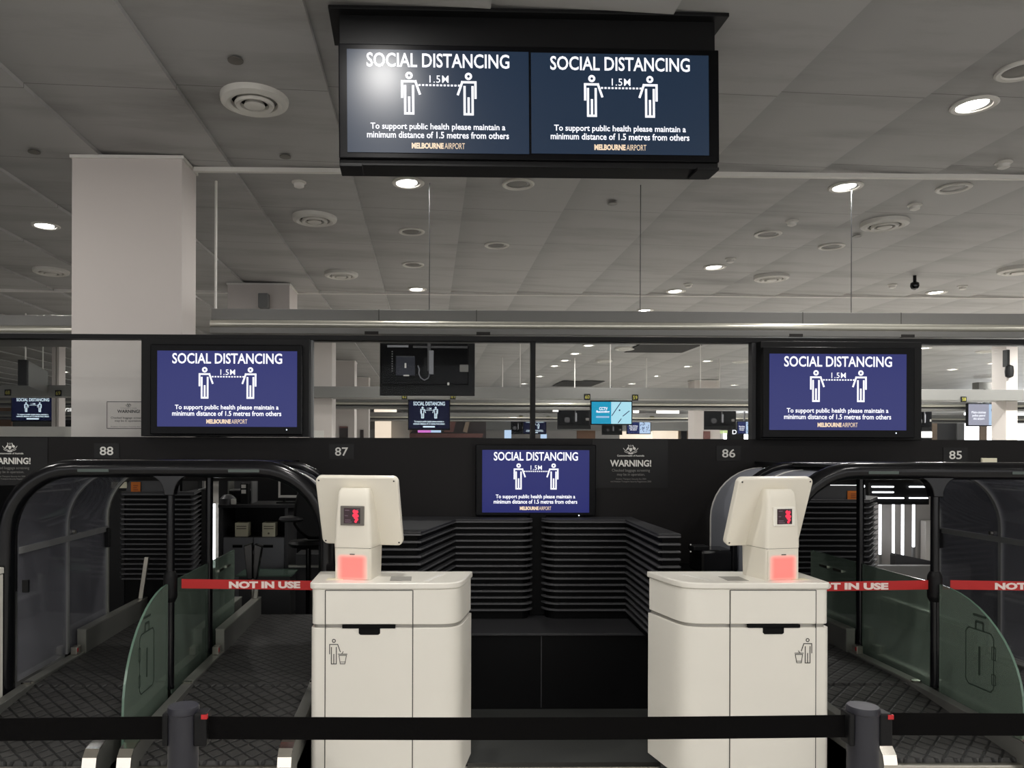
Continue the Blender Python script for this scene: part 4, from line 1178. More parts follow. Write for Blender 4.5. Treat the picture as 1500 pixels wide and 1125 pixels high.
# right louvred desk seen through lane 86
zt3, zb3 = W(1230, 734, YI).z, W(1230, 846, YI).z
rp3 = [g(1150,760,YI), g(1268,760,YI), g(1280,760,6.3)]
louvred(rp3, zt3, zb3, 15, 'tall louvred agent desk seen through the right arch, beside the bright opening', 7.8, out=.03, rear=[(rp3[-1][0]-.05, 6.5), (rp3[0][0], 6.5)])
desk_upstand(1160, 1268, 'dark grey upstand panel on the right louvred desk', 0, 0, ytop=713, ybot=734)
a, b = W(1170, 734, YI), W(1268, 714, YI)
orange_label(1241, 719, 1260, 733, YI+.035, 'orange label card on the right louvred desk')
a, b = W(1214, 714.5, 6.44), W(1266, 710, 6.44)
zt9 = (a.z+b.z)/2
q = thing('tube_light',  'horizontal white light tube above the right louvred desk', 'light', (a.x, 6.44, zt3+.012))
m = MB(); m.cyl((a.x, 6.44, zt9), (b.x, 6.44, zt9), .0105, 12); m.obj('tube', 'glow_white', q)
for x_ in (a.x+.05, b.x-.05):
    m = MB(); m.cyl((x_, 6.44, zt3+.011), (x_, 6.44, zt9), .006, 8); m.obj('bracket', 'black', q)
a, b = W(163, 715, 5.975), W(186, 706, 5.975)
m = MB(); m.box(a.x, b.x, 5.972, 5.983, a.z, b.z)
tag(m.obj('ticket_card', 'cream', smooth=False), 'pale card strip on the black column cladding left of the orange label', 'card')

# dark rear wall of the island, with openings where light comes through
xa = W(296, 800, 8.6).x; xb = W(320, 800, 8.6).x; xc = W(1272, 800, 8.6).x; xd = W(1374, 800, 8.6).x
zr = 1.70
m = MB()
m.box(XL, xa, 8.6, 8.68, 0, zr); m.box(xb, xc, 8.6, 8.68, 0, zr); m.box(xd, XR, 8.6, 8.68, 0, zr)
struct('wall_rear', m, 'black', smooth=False)
for nm, x in (('wall_end_left', XL), ('wall_end_right', XR)):
    m = MB(); m.box(x-.1, x, YW+.13, 8.58, 0, zr); struct(nm, m, 'black', smooth=False)
# slim vertical light tubes in the left gap
for i, (px, w_) in enumerate(((304.5, 'left of'), (313.5, 'right of'))):
    t = thing('glow_bar', 'upright white light tube glimpsed just %s the left rear arch post' % w_, 'light', (W(px,800,9.2).x, 9.2, .3))
    x = W(px, 800, 9.2).x
    m = MB(); m.cyl((x, 9.2, W(px,832,9.2).z), (x, 9.2, W(px,738,9.2).z), .016, 10); m.obj('tube', 'glow_white', t)
    m = MB(); m.cyl((x, 9.2, 0), (x, 9.2, W(px,832,9.2).z), .02, 10); m.obj('stand', 'mid_grey', t)
x0, x1 = W(292, 800, 9.6).x, W(326, 800, 9.6).x
m = MB(); m.box(x0, x1, 9.6, 9.65, 0, W(300,738,9.6).z)
tag(m.obj('partition', 'white', smooth=False), 'pale partition behind the upright tubes, right of the left louvred desk', 'partition')
# bright opening on the right: pale wall, four glowing bars standing in for reflected light strips, dark header with thin rails
YO = 9.6
x0, x1 = W(1262, 800, YO).x, W(1385, 800, YO).x
t = thing('lit_partition', 'pale partition wall in the bright opening behind lanes 86 and 85', 'partition', ((x0+x1)/2, YO, 0))
m = MB(); m.box(x0, x1, YO, YO+.06, 0, 1.56); m.obj('wall_panel', 'opening_grey', t, smooth=False)
a, b = W(1354, 800, YO-.1), W(1376, 763, YO-.1)
m = MB(); m.box(a.x, b.x, YO-.12, YO-.02, 0, b.z); m.obj('side_box', 'farwall', t, smooth=False, bevel=.01)
for px, y0, y1, w_ in ((1289, 733, 812, 'first, leftmost'), (1308.5, 738, 811, 'second'), (1322, 715, 815, 'third, longest'), (1338, 733, 801, 'fourth, rightmost')):
    x = W(px, 800, 9.3).x
    q = thing('glow_bar', '%s upright glowing bar for a reflected light strip in the bright opening right of the right kiosk' % w_, 'light', (x, 9.3, 0))
    m = MB(); m.cyl((x, 9.3, W(px,y1,9.3).z), (x, 9.3, W(px,y0,9.3).z), .015, 10); m.obj('tube', 'glow_white', q)  # glowing bar standing in for a reflected light strip
    m = MB(); m.cyl((x, 9.3, 0), (x, 9.3, W(px,y1,9.3).z), .022, 10); m.obj('stand', 'mid_grey', q)
a, b = W(1274, 739, 9.1), W(1361, 706, 9.1)
t = thing('header_panel', 'dark header panel with thin bright rails above the upright glowing bars', 'panel', ((a.x+b.x)/2, 9.1, a.z))
m = MB(); m.box(a.x, b.x, 9.1, 9.14, a.z, b.z); m.obj('board', 'black', t, smooth=False)
for py, p0, p1 in ((713,1277,1309),(713,1332,1359),(721,1278,1309),(729.5,1277,1324),(729.5,1332,1359)):
    c0, c1 = W(p0,py,9.08), W(p1,py,9.08)
    m = MB(); m.cyl((c0.x,9.08,c0.z),(c1.x,9.08,c0.z),.008,8); m.obj('rail', 'glow_white', t)
a, b = W(1312, 838, 8.3), W(1378, 822, 8.3)
m = MB(); m.prism_y([(a.x, 0), (b.x, 0), (b.x, b.z-.02), (a.x+.01, b.z+.08), (a.x, b.z+.06)], 8.3, 8.4)
tag(m.obj('low_dark_box', 'dark_grey', smooth=False), 'low dark box at the foot of the bright opening on the right', 'box')
a, b = W(1280, 850, 8.0), W(1376, 815, 8.0)
m = MB(); m.box(a.x, b.x+.3, 7.95, 8.05, 0, W(1300,828,8.0).z)
tag(m.obj('low_counter', 'beam', smooth=False), 'low grey counter ledge below the upright glowing bars on the right', 'counter')

# shelf unit seen through lane 87
YS = 7.2
def bxp(m, px0, py0, px1, py1, Y, d, mi=0):
    a, b = W(px0, py1, Y), W(px1, py0, Y); m.box(a.x, b.x, Y, Y+d, a.z, b.z, mi); return a, b
t = thing('shelf_cabinet', 'dark shelf cabinet with two grey doors seen through lane 87', 'cabinet', (W(380,800,YS).x, YS+.25, 0))
a, b = W(320, 845, YS), W(437, 741, YS)
m = MB(); m.box(a.x, b.x, YS-.02, YS+.5, b.z-.02, b.z+.012); m.obj('worktop', 'slat_top', t, smooth=False, bevel=.004)
m = MB(); m.box(a.x+.01, a.x+.04, YS, YS+.48, 0, b.z-.021); m.obj('side_panel', 'dark_grey', t, smooth=False)
x2 = W(417, 800, YS).x
m = MB(); m.box(x2, x2+.03, YS, YS+.48, 0, b.z-.021); m.obj('side_panel', 'dark_grey', t, smooth=False)
m = MB(); m.box(a.x+.04, x2, YS+.46, YS+.48, 0, b.z-.021); m.obj('back_panel', 'black', t, smooth=False)
zs = W(370, 787, YS).z
m = MB(); m.box(a.x+.04, x2, YS+.02, YS+.46, zs-.02, zs); m.obj('shelf', 'dark_grey', t, smooth=False)
xm = W(371, 800, YS).x
for x0_, x1_, hx in ((a.x+.045, xm-.004, 348), (xm+.004, x2-.004, 393)):
    m = MB(); m.box(x0_, x1_, YS-.004, YS+.02, .06, zs-.004); d = m.obj('door', 'cab_grey', t, smooth=False, bevel=.003)
    c = W(hx, 800, YS); m = MB(); m.box(c.x-.045, c.x+.045, YS-.006, YS+.0, c.z-.014, c.z+.012); m.obj('handle_recess', 'black_deep', d, smooth=False)
    m = MB(); m.box(c.x-.048, c.x+.048, YS-.009, YS-.004, c.z+.012, c.z+.018); m.obj('handle_lip', 'mid_grey', d, smooth=False)
for px0, px1, lab, pr in ((344, 363, 'left', 0), (384, 403, 'right', 1)):
    a2, b2 = W(px0, 786.3, YS+.03), W(px1, 766, YS+.03)
    q = thing('ticket_box', '%s cream box of tags on the shelf of the dark cabinet' % lab, 'box', ((a2.x+b2.x)/2, YS+.1, zs))
    m = MB(); m.box(a2.x, b2.x, YS+.03, YS+.16, zs+.001, b2.z); m.obj('carton', 'cream', q, smooth=False, bevel=.003)
    m = MB(); w = b2.x-a2.x
    for f in (.72, .56): m.rect(a2.x+w*.12, b2.x-w*.12, zs+(b2.z-zs)*f, zs+(b2.z-zs)*(f+.06), YS+.029, 0)
    if pr: m.disc(((a2.x+b2.x)/2, zs+(b2.z-zs)*.25), .01, YS+.029, 0, 8)
    m.obj('print', 'cream_print', q, flat_art=True)
zc_ = W(370, 741, YS).z + .0125
# things on the worktop
a2, b2 = W(335, 741, YS+.2), W(371, 703, YS+.2)
q = thing('document_rack', 'grey document rack standing on the dark cabinet', 'rack', ((a2.x+b2.x)/2, YS+.3, zc_))
m = MB(); m.box(a2.x, b2.x, YS+.36, YS+.4, zc_, b2.z); m.obj('back', 'dark_grey', q, smooth=False)
m = MB(); m.box(b2.x-.012, b2.x, YS+.16, YS+.36, zc_, b2.z-.01); m.obj('end', 'mid_grey', q, smooth=False)
m = MB(); m.box(a2.x, a2.x+.012, YS+.16, YS+.36, zc_, b2.z-.01); m.obj('end', 'rail_top', q, smooth=False)
m = MB(); z = W(350,719,YS+.2).z; m.box(a2.x+.012, b2.x-.012, YS+.18, YS+.36, z, z+.012); m.obj('tray', 'mid_grey', q, smooth=False)
a2, b2 = W(352, 740, YS+.05), W(363, 708, YS+.05)
q = thing('receipt_printer', 'black receipt printer with white slips on the dark cabinet', 'printer', ((a2.x+b2.x)/2, YS+.1, zc_))
m = MB(); m.box(a2.x, b2.x, YS+.05, YS+.15, zc_, b2.z); m.obj('case', 'black', q, smooth=False, bevel=.006)
for y0_, y1_ in ((710, 715), (717.5, 723)):
    m = MB(); bxp(m, 353.5, y0_, 360, y1_, YS+.045, .005); m.obj('slip', 'white', q, smooth=False)
c = W(334, 733, YS+.08)
m = MB(); m.lathe([(.005,.09),(.04,.085),(.075,.05),(.08,.0)], (c.x, YS+.08, zc_), 18); tag(m.obj('telephone_puck', 'slat', loc=(c.x,YS+.08,zc_)), 'rounded grey device on the left end of the dark cabinet', 'device')
a2 = W(341, 737, YS+.0); m = MB(); m.box(a2.x-.02, a2.x+.025, YS+.0, YS+.04, zc_, zc_+.05); tag(m.obj('paper_roll_box', 'white', smooth=False, bevel=.004), 'small white box in front of the printer on the dark cabinet', 'box')
a2, b2 = W(408, 729, YS+.2), W(440, 702, YS+.2)
q = thing('computer_monitor', 'computer monitor with pale frame seen through lane 87', 'monitor', ((a2.x+b2.x)/2+.05, YS+.2, zc_))
m = MB(); m.box(a2.x, a2.x+.30, YS+.2, YS+.23, a2.z, b2.z+.02); m.obj('panel', 'black', q, smooth=False)
m = MB(); m.box(a2.x, a2.x+.30, YS+.19, YS+.2, a2.z, a2.z+.024); m.box(a2.x, a2.x+.018, YS+.19, YS+.2, a2.z+.024, b2.z+.02); m.obj('frame', 'white', q, smooth=False)
m = MB(); m.cyl((a2.x+.05, YS+.22, zc_+.012), (a2.x+.05, YS+.22, a2.z), .012, 10); m.obj('stem', 'black', q)
m = MB(); m.box(a2.x-.01, a2.x+.2, YS+.14, YS+.3, zc_, zc_+.012); m.obj('foot', 'black', q, smooth=False)
# chair
YC = 6.5
c = W(452, 745, YC)
q = thing('agent_stool', 'black high-backed agent stool left of the left kiosk head', 'stool', (c.x, YC, 0))
m = MB()
pts = [(430,768),(431,745),(436,722),(448,706),(470,702),(478,715),(478,770),(470,790),(452,790),(438,780)]
m.prism_y([(W(x,y,YC).x, W(x,y,YC).z) for x, y in pts], YC-.05, YC+.05); m.obj('backrest', 'black', q, bevel=.03, seg=3)
m = MB(); s0 = W(425, 762, YC-.1); m.lathe([(.02,-.02),(.09,-.015),(.11,0),(.1,.02),(.03,.03)], (s0.x, YC-.02, s0.z), 18); m.obj('armrest', 'dark_grey', q)
zs0 = W(452, 790, YC).z
m = MB(); m.lathe([(.02,.0),(.15,.01),(.17,.04),(.15,.06),(.02,.06)], (c.x, YC, zs0-.07), 20); m.obj('seat', 'black', q)
m = MB(); m.cyl((c.x, YC, .05), (c.x, YC, zs0-.05), .022, 12); m.obj('stem', 'black_gloss', q)
m = MB(); m.lathe([(.16,0),(.16,.02),(.05,.05)], (c.x, YC, 0), 24); m.obj('foot_ring', 'black', q)
# pale low cupboards behind stool
q = thing('low_cupboard', 'low grey-green cupboard with pale shelf edge behind the stool', 'cupboard', (W(455,830,7.0).x, 7.1, 0))
a2, b2 = W(433, 850, 7.0), W(485, 812, 7.0)
m = MB(); m.box(a2.x, b2.x, 7.0, 7.3, 0, b2.z); m.obj('body', 'dark_grey', q, smooth=False)
m = MB(); z = W(440, 829, 7.0).z; m.box(a2.x-.06, b2.x, 6.97, 7.0, z-.01, z+.01); m.obj('shelf_edge', 'rail_top', q, smooth=False)
# glass table top with the tapered folding stand
q = thing('glass_shelf', 'pale green glass shelf at the end of lane 87 above the red tape', 'shelf', (W(385,845,6.65).x, 6.65, 0))
a2, b2 = W(346, 843, 6.65), W(428, 839, 6.65)
m = MB(); m.box(a2.x, b2.x, 6.62, 6.97, a2.z-.006, a2.z+.006); m.obj('sheet', 'green_edge', q, smooth=False)
m = MB(); m.box(a2.x+.02, b2.x-.02, 6.66, 6.70, .0, a2.z-.006); m.obj('front_panel', 'dark_grey', q, smooth=False)
q = thing('folded_stand', 'black tapered folding stand in two blades at the end of lane 87', 'stand', (W(371,850,6.0).x, 6.0, 0))
for pts in (((358,799),(370,795),(371,800),(371,848),(363,848)), ((373,800),(374,796),(385,800),(377,848),(372,848))):
    m = MB(); m.prism_y([(W(x,y,6.0).x, W(x,y,6.0).z) for x, y in pts], 5.97, 6.03); m.obj('blade', 'black_gloss', q, smooth=False, bevel=.006)
m = MB(); c = W(370.5, 848, 6.0); m.cyl((c.x, 6.0, 0), (c.x, 6.0, c.z), .018, 12); m.obj('stem', 'steel', q)

# ------------------------------------------------------------------ queue stanchions
YQ = 1.75
def stanchion(px, py, label):
    c = W(px, py, YQ)
    t = thing('queue_stanchion', label, 'stanchion', (c.x, YQ, 0))
    zt = W(px, 1036, YQ).z
    m = MB(); m.lathe([(.0335, .03), (.0335, zt-.012)], (c.x, YQ, 0), 32); m.obj('post', 'stanchion', t)
    m = MB(); m.lathe([(.034, zt-.012), (.0355, zt-.010), (.0355, zt), (.033, zt+.004), (.001, zt+.005)], (c.x, YQ, 0), 32); m.obj('cap', 'stanchion', t)
    m = MB(); m.lathe([(.17, 0), (.17, .012), (.15, .022), (.05, .032), (.034, .045)], (c.x, YQ, 0), 40); m.obj('base', 'black', t)
    for s, nm in ((1, 'tape_head'), (-1, 'tape_clip')):
        x0, x1 = (c.x+.028, c.x+.058) if s > 0 else (c.x-.042, c.x-.028)
        zz = W(px, 1066, YQ).z
        m = MB(); m.box(x0, x1, YQ-.02, YQ+.022, zz-.036, zz+.038); h = m.obj(nm, 'black', t, smooth=False, bevel=.004)
        if s > 0:
            m = MB(); m.box(x1-.012, x1+.001, YQ-.021, YQ-.012, zz+.026, zz+.036); m.obj('release_button', 'red', h, smooth=False)
    return c
cl = stanchion(268.5, 1066, 'black queue stanchion post in front of lane 87, left')
cr = stanchion(1264, 1062, 'black queue stanchion post in front of lane 86, right')
def black_tape(xa, za, xb, zb, label, sag=0.0):
    m = MB(); rings = []
    h = .0255
    for k in range(25):
        f = k/24; x = xa+(xb-xa)*f; z = za+(zb-za)*f - sag*4*f*(1-f)
        rings.append([(x, YQ-.0012, z-h), (x, YQ+.0012, z-h), (x, YQ+.0012, z+h), (x, YQ-.0012, z+h)])
    m.loft(rings)
    tag(m.obj('queue_tape', 'black_belt', smooth=False), label, 'barrier tape')
zq = lambda px, py: W(px, py, YQ).z
black_tape(W(-120,1067,YQ).x, zq(-60,1070), cl.x-.042, zq(245,1066), 'black queue tape running off the left edge')
black_tape(cl.x+.058, zq(300,1066), cr.x-.042, zq(1240,1063.5), 'long black queue tape across both white kiosks', .004)
black_tape(cr.x+.058, zq(1300,1060.5), W(1640,1063,YQ).x, zq(1640,1062), 'black queue tape running off the right edge')

# ------------------------------------------------------------------ ceiling fittings
def ceil_pt(px, py):
    Y = HC_EYE*F/(657-py)
    for _ in range(4):
        z = W(px, py, Y).z
        Y *= (HC-EYE)/(z-EYE)
    return W(px, py, Y).x, Y
HC_EYE = HC - EYE
def ceil_z(x):
    f = ((x-xs0)/step) % 1.0
    return HC + .03*(1-f)
LIT = []
def downlight(x, y, on, label, group=None):
    t = thing('downlight', label, 'downlight', (x, y, ceil_z(x)-.012), group=group)
    m = MB(); m.lathe([(.135,.03),(.14,.004),(.128,-.004),(.105,.0),(.10,.016)], (0,0,0), 32, cap=False); m.obj('trim_ring', 'vent', t, True)
    m = MB(); m.lathe([(.104,.012),(.07,.009),(.001,.008)], (0,0,0), 28, cap=False); m.obj('lens', 'lamp_on' if on else 'lamp_off', t, True)
    if on: LIT.append((x, y))
    return t
NEAR = [((1427,157), 'lit downlight, nearest and brightest, upper right of the overhead sign'),
        ((1239,276), 'lit downlight, second along the row right of the overhead sign'),
        ((1047,393), 'lit downlight, third along the row right of the overhead sign'),
        ((990,428), 'lit downlight, fourth along the row, above the long beam'),
        ((945,456), 'lit downlight just touching the beam top, below the thin rod'),
        ((598,270), 'lit downlight just below the left end of the overhead sign'),
        ((611,425), 'small lit downlight left of the thin rod, above the hanging screen back'),
        ((67,332), 'lit downlight left of the big white column'),
        ((1372,430), 'lit downlight far right, above the right wall screen')]
for (px, py), lab in NEAR:
    x, y = ceil_pt(px, py); downlight(x, y, True, lab)
FARW = [((862.5,507),'top'),((843,519),'second'),((828,529),'third'),((813,537),'fourth'),((791,552),'fifth'),((768,563),'lowest')]
for (px, py), o in FARW:
    x, y = ceil_pt(px, py); downlight(x, y, True, 'small lit downlight through the window right of the centre mullion, %s of six' % o, 'distant downlights in the left slanting row')
FARW2 = [((1036,530),'top'),((1006,538),'second'),((961,552),'third'),((925,562),'fourth'),((910,567),'lowest')]
for (px, py), o in FARW2:
    x, y = ceil_pt(px, py); downlight(x, y, True, 'small lit downlight left of the right window edge, %s of the slanting five' % o, 'distant downlights in the right slanting row')
for (px, py), lab in (((1076,564),'lone small lit downlight beside the far white column top'), ((1395,541),'lit downlight in the right window, left one of two'),
                      ((1455,532),'lit downlight in the right window, near the narrow column'), ((95,546),'small lit downlight between hanging sign and big column'),
                      ((1355,511),'lit downlight at the top corner of the right window')):
    x, y = ceil_pt(px, py); downlight(x, y, True, lab)
OFF = [((603,341),'unlit downlight right of the round vent, below the sign'), ((605,389),'unlit downlight left of the thin rod above the lit one'),
       ((1125,345),'unlit downlight between two lit ones, right of centre'), ((1497,107),'unlit downlight cut by the right edge of the photo'),
       ((759,272),'unlit downlight under the middle of the overhead sign'), ((728,361),'unlit downlight in mid ceiling between the thin rods'),
       ((1397,278),'unlit downlight right of the second lit one'), ((1218,363),'unlit downlight left of the long thin rod on the right')]
for (px, py), lab in OFF:
    x, y = ceil_pt(px, py); downlight(x, y, False, lab)
# the row that continues overhead and behind the camera
BACK = []
for x in (-.24, 3.56):
    for y in (3.62 if x > 0 else 3.28, 1.6, -.8, -3.4):
        if x > 0 and y > 3: continue
        BACK.append((x, y))
for x in (-3.98, 7.2):
    for y in (4.2, .6, -2.8): BACK.append((x, y))
for x, y in BACK:
    downlight(x, y, True, 'lit downlight of the same kind overhead, outside the photo', 'downlights outside the photo')
# unseen lit rows behind beam and sign; last three added to brighten the distant beam
for x, y in ((3.55, 14.1), (-.24, 14.0), (-4, 12.6), (7.2, 14.0), (-8, 9.5), (-5.8, 17.6), (-.2, 20), (-.2, 27), (-8, 24), (11, 9), (11, 17), (11, 34), (3.4, 33), (-8, 34), (18, 14), (18, 24), (9.4, 13.7), (11.6, 13.7), (13.8, 13.7)):
    if min((x-a)**2+(y-b)**2 for a, b in LIT) < .8: continue
    downlight(x, y, True, 'unseen lit downlight of the same kind behind the beams', 'downlights hidden by the beams')

def vent(x, y, label, r=.22):
    t = thing('air_diffuser', label, 'air vent', (x, y, ceil_z(x)+.004))
    m = MB(); m.lathe([(r*.98,.05),(r,-.02),(r*.97,-.04),(r*.80,-.055),(r*.68,-.045),(r*.66,-.02)], (0,0,0), 40, cap=False); m.obj('outer_ring', 'vent', t, True)
    m = MB(); m.lathe([(r*.97,-.004),(r*.6,-.006),(.001,-.006)], (0,0,0), 32, cap=False); m.obj('duct_shadow', 'vent_dark', t, True)
    m = MB(); m.lathe([(r*.52,-.02),(r*.58,-.045),(r*.54,-.062),(r*.42,-.055),(r*.40,-.03)], (0,0,0), 36, cap=False); m.obj('middle_cone', 'vent', t, True)
    m = MB(); m.lathe([(.001,-.066),(r*.22,-.066),(r*.31,-.058),(r*.28,-.04),(.001,-.03)], (0,0,0), 32, cap=False); m.obj('centre_cone', 'vent', t, True)
    return t
for (px, py), lab in (((373,147),'large round air vent above the white column, left of the sign'), ((461,320),'round air vent right of the white column'),
                      ((500,402),'round air vent above the second column, centre left'), ((75,397),'round air vent left of the white column'),
                      ((1296,328),'round air vent right of the long thin rod'), ((1130,407),'round air vent above the right end screen, centre right'),
                      ((1491,396),'round air vent cut by the right edge of the photo'), ((915,511),'round air vent seen in the window right of the mullion'),
                      ((885,529),'second small air vent in the window, behind the first'), ((1085,530),'small air vent in the window near its right edge'),
                      ((1445,515),'air vent in the right window beside the narrow column')):
    x, y = ceil_pt(px, py); vent(x, y, lab)
# detectors, sprinklers, camera dome
for (px, py), lab in (((438,269),'small white smoke detector right of the white column'), ((1160,326),'small white smoke detector right of centre'),
                      ((1340,303),'small white detector above the right vent'), ((1307,419),'white detector left of the black camera dome'), ((1410,421),'white detector right of the black camera dome'),
                      ((1470,241),'small white detector near the right edge'), ((1070,381),'white detector beside the third lit downlight'), ((1008,418),'white detector beside the fourth lit downlight')):
    x, y = ceil_pt(px, py)
    t = thing('smoke_detector', lab, 'detector', (x, y, ceil_z(x)+.003))
    m = MB(); m.lathe([(.06,.03),(.062,-.012),(.05,-.02)], (0,0,0), 20); m.obj('base', 'vent', t, True)
    m = MB(); m.lathe([(.045,-.02),(.042,-.045),(.02,-.055)], (0,0,0), 20); m.obj('sensor_head', 'white', t, True)
x, y = ceil_pt(1340, 406)
t = thing('camera_dome', 'black hanging camera dome above the right wall screen', 'camera', (x, y, ceil_z(x)+.003))
m = MB(); m.cyl((0,0,-.09), (0,0,.03), .02, 12); m.obj('stem', 'black', t, True)
m = MB(); m.lathe([(.02,-.08),(.05,-.1),(.055,-.14),(.04,-.175),(.01,-.19)], (0,0,0), 20); m.obj('dome', 'black_gloss', t, True)
for (px, py), (w, d), lab in (((975,508), (1.35, 1.9), 'dark open ceiling hatch in the window left of the far rods'), ((846,562), (1.4, 2.2), 'dark open ceiling hatch above the cyan screen')):
    x, y = ceil_pt(px, py); m = MB(); m.box(x-w/2, x+w/2, y-d/2, y+d/2, HC-.012, HC-.002)
    tag(m.obj('ceiling_hatch', 'vent_dark', smooth=False), lab, 'ceiling hatch')
for (px, py), lab in (((345,88),'small brown round ceiling plate left of the sign'), ((418,229),'tiny ceiling plate left below the sign'), ((50,222),'tiny dark ceiling plate left of the column'),
                      ((897,298),'tiny dark ceiling plate right of centre'), ((1255,346),'small ceiling plate beside the long thin rod')):
    x, y = ceil_pt(px, py); m = MB(); m.lathe([(.045,0),(.045,-.006),(.001,-.008)], (x, y, HC-.001), 18, cap=False)
    tag(m.obj('ceiling_plate', 'lamp_off', loc=(x,y,HC-.01)), lab, 'ceiling plate')

# ------------------------------------------------------------------ hanging screens of the islands
def hung_back(px0, py0, px1, py1, Y, label, detail=True, zmount=None):
    a, b = W(px0, py1, Y), W(px1, py0, Y)
    cx, cz = (a.x+b.x)/2, (a.z+b.z)/2; w, h = b.x-a.x, b.z-a.z
    t = thing('rear_facing_screen', label, 'screen', (cx, Y, a.z))
    m = MB(); m.box(a.x, b.x, Y+.03, Y+.09, a.z, b.z); m.obj('casing', 'black', t, smooth=False, bevel=.006)
    m = MB(); m.box(a.x+.01*w, b.x-.07*w, Y+.0, Y+.03, a.z+.2*h, b.z-.04*h); m.obj('rear_cover', 'bezel', t, smooth=False, bevel=.01)
    px = cx+.015*w
    m = MB(); m.box(px-.014, px+.02, Y-.05, Y-.02, cz-.05*h, (zmount or b.z+.15)); m.obj('mount_pole', 'dark_grey', t, smooth=False)
    m = MB(); m.box(px+.0, px+.05*w, Y-.06, Y-.02, cz-.12*h, cz+.32*h); m.obj('mount_cover', 'cab_grey', t, smooth=False, bevel=.006)
    m = MB(); m.box(px-.05*w, px+.05*w, Y-.02, Y, cz-.14*h, cz+.2*h); m.obj('bracket', 'black', t, smooth=False)
    m = MB(); m.box(b.x-.16*w, b.x-.07*w, Y-.008, Y, cz-.06*h, cz+.07*h); m.obj('rating_label', 'decal_grey', t, smooth=False)
    if detail:
        m = MB(); m.box(a.x+.17*w, a.x+.37*w, Y-.035, Y, cz-.14*h, cz+.22*h); pb = m.obj('media_player', 'scr_player' if 'scr_player' in M else 'black_gloss', t, smooth=False, bevel=.006)
        m = MB(); m.box(a.x+.262*w, a.x+.28*w, Y-.038, Y-.034, cz+.0*h, cz+.09*h); m.box(a.x+.25*w, a.x+.31*w, Y-.038, Y-.034, cz-.15*h, cz-.125*h); m.obj('player_label', 'decal_white', pb, smooth=False)
        m = MB(); m.box(a.x+.08*w, a.x+.30*w, Y-.012, Y+.0, b.z-.115*h, b.z-.075*h); m.obj('vent_strip', 'cab_grey', t, smooth=False)
        m = MB(); m.box(a.x+.35*w, b.x-.08*w, Y-.008, Y+.0, b.z-.125*h, b.z-.085*h); m.obj('vent_strip', 'dark_grey', t, smooth=False)
        m = MB()
        for k in range(9):
            z = cz+.30*h-k*.045*h; m.box(a.x+.125*w, a.x+.137*w, Y-.006, Y, z, z+.018*h)
        m.obj('socket_row', 'mid_grey', t, smooth=False)
        m = MB()
        m.tube([(a.x+.40*w, Y-.012, cz+.05*h), (a.x+.415*w, Y-.02, cz-.02*h), (a.x+.41*w, Y-.02, cz-.1*h), (a.x+.43*w, Y-.02, cz-.18*h), (a.x+.47*w, Y-.02, cz-.22*h), (a.x+.51*w, Y-.02, cz-.18*h), (a.x+.52*w, Y-.03, cz-.12*h)], .006, 8)
        m.obj('cable', 'cab_grey', t)
        m = MB(); m.box(a.x+.71*w, a.x+.73*w, Y-.008, Y, cz-.31*h, cz-.26*h); m.obj('tag', 'decal_white', t, smooth=False)
    else:
        m = MB(); m.lathe([(.14*h,0),(.14*h,.02),(.05*h,.025)], (0,0,0), 18)
        m.xf(Matrix.Translation((a.x+.28*w, Y, cz-.03*h)) @ Matrix.Rotation(R(90), 4, 'X')); m.obj('fan_cover', 'dark_grey', t)
    return t
M['scr_player'] = mat('media_player_navy', srgb(16, 22, 40), 0.4, noise=0.05)
hung_back(556, 500.5, 696, 579, 8.2, 'back of a black hanging screen with cables, left of the centre mullion', True, W(629, 480, 8.2).z)
hung_back(817, 600, 866, 628.5, 22, 'small black hanging screen back left of the cyan screen', False, 2.9)
hung_back(1032.5, 602, 1079, 629.5, 22, 'small black hanging screen back near the right window edge', False, 2.9)
hung_back(748.5, 617, 768, 636, 34.5, 'tiny black hanging screen back left of the centre mullion', False, 2.9)
hung_back(882, 622, 912, 637, 31, 'tiny black hanging screen back below the cyan screen', False, 2.9)
hung_back(1339, 602, 1366, 630, 22, 'dark hanging screen back just right of the right wall screen', False, 2.9)

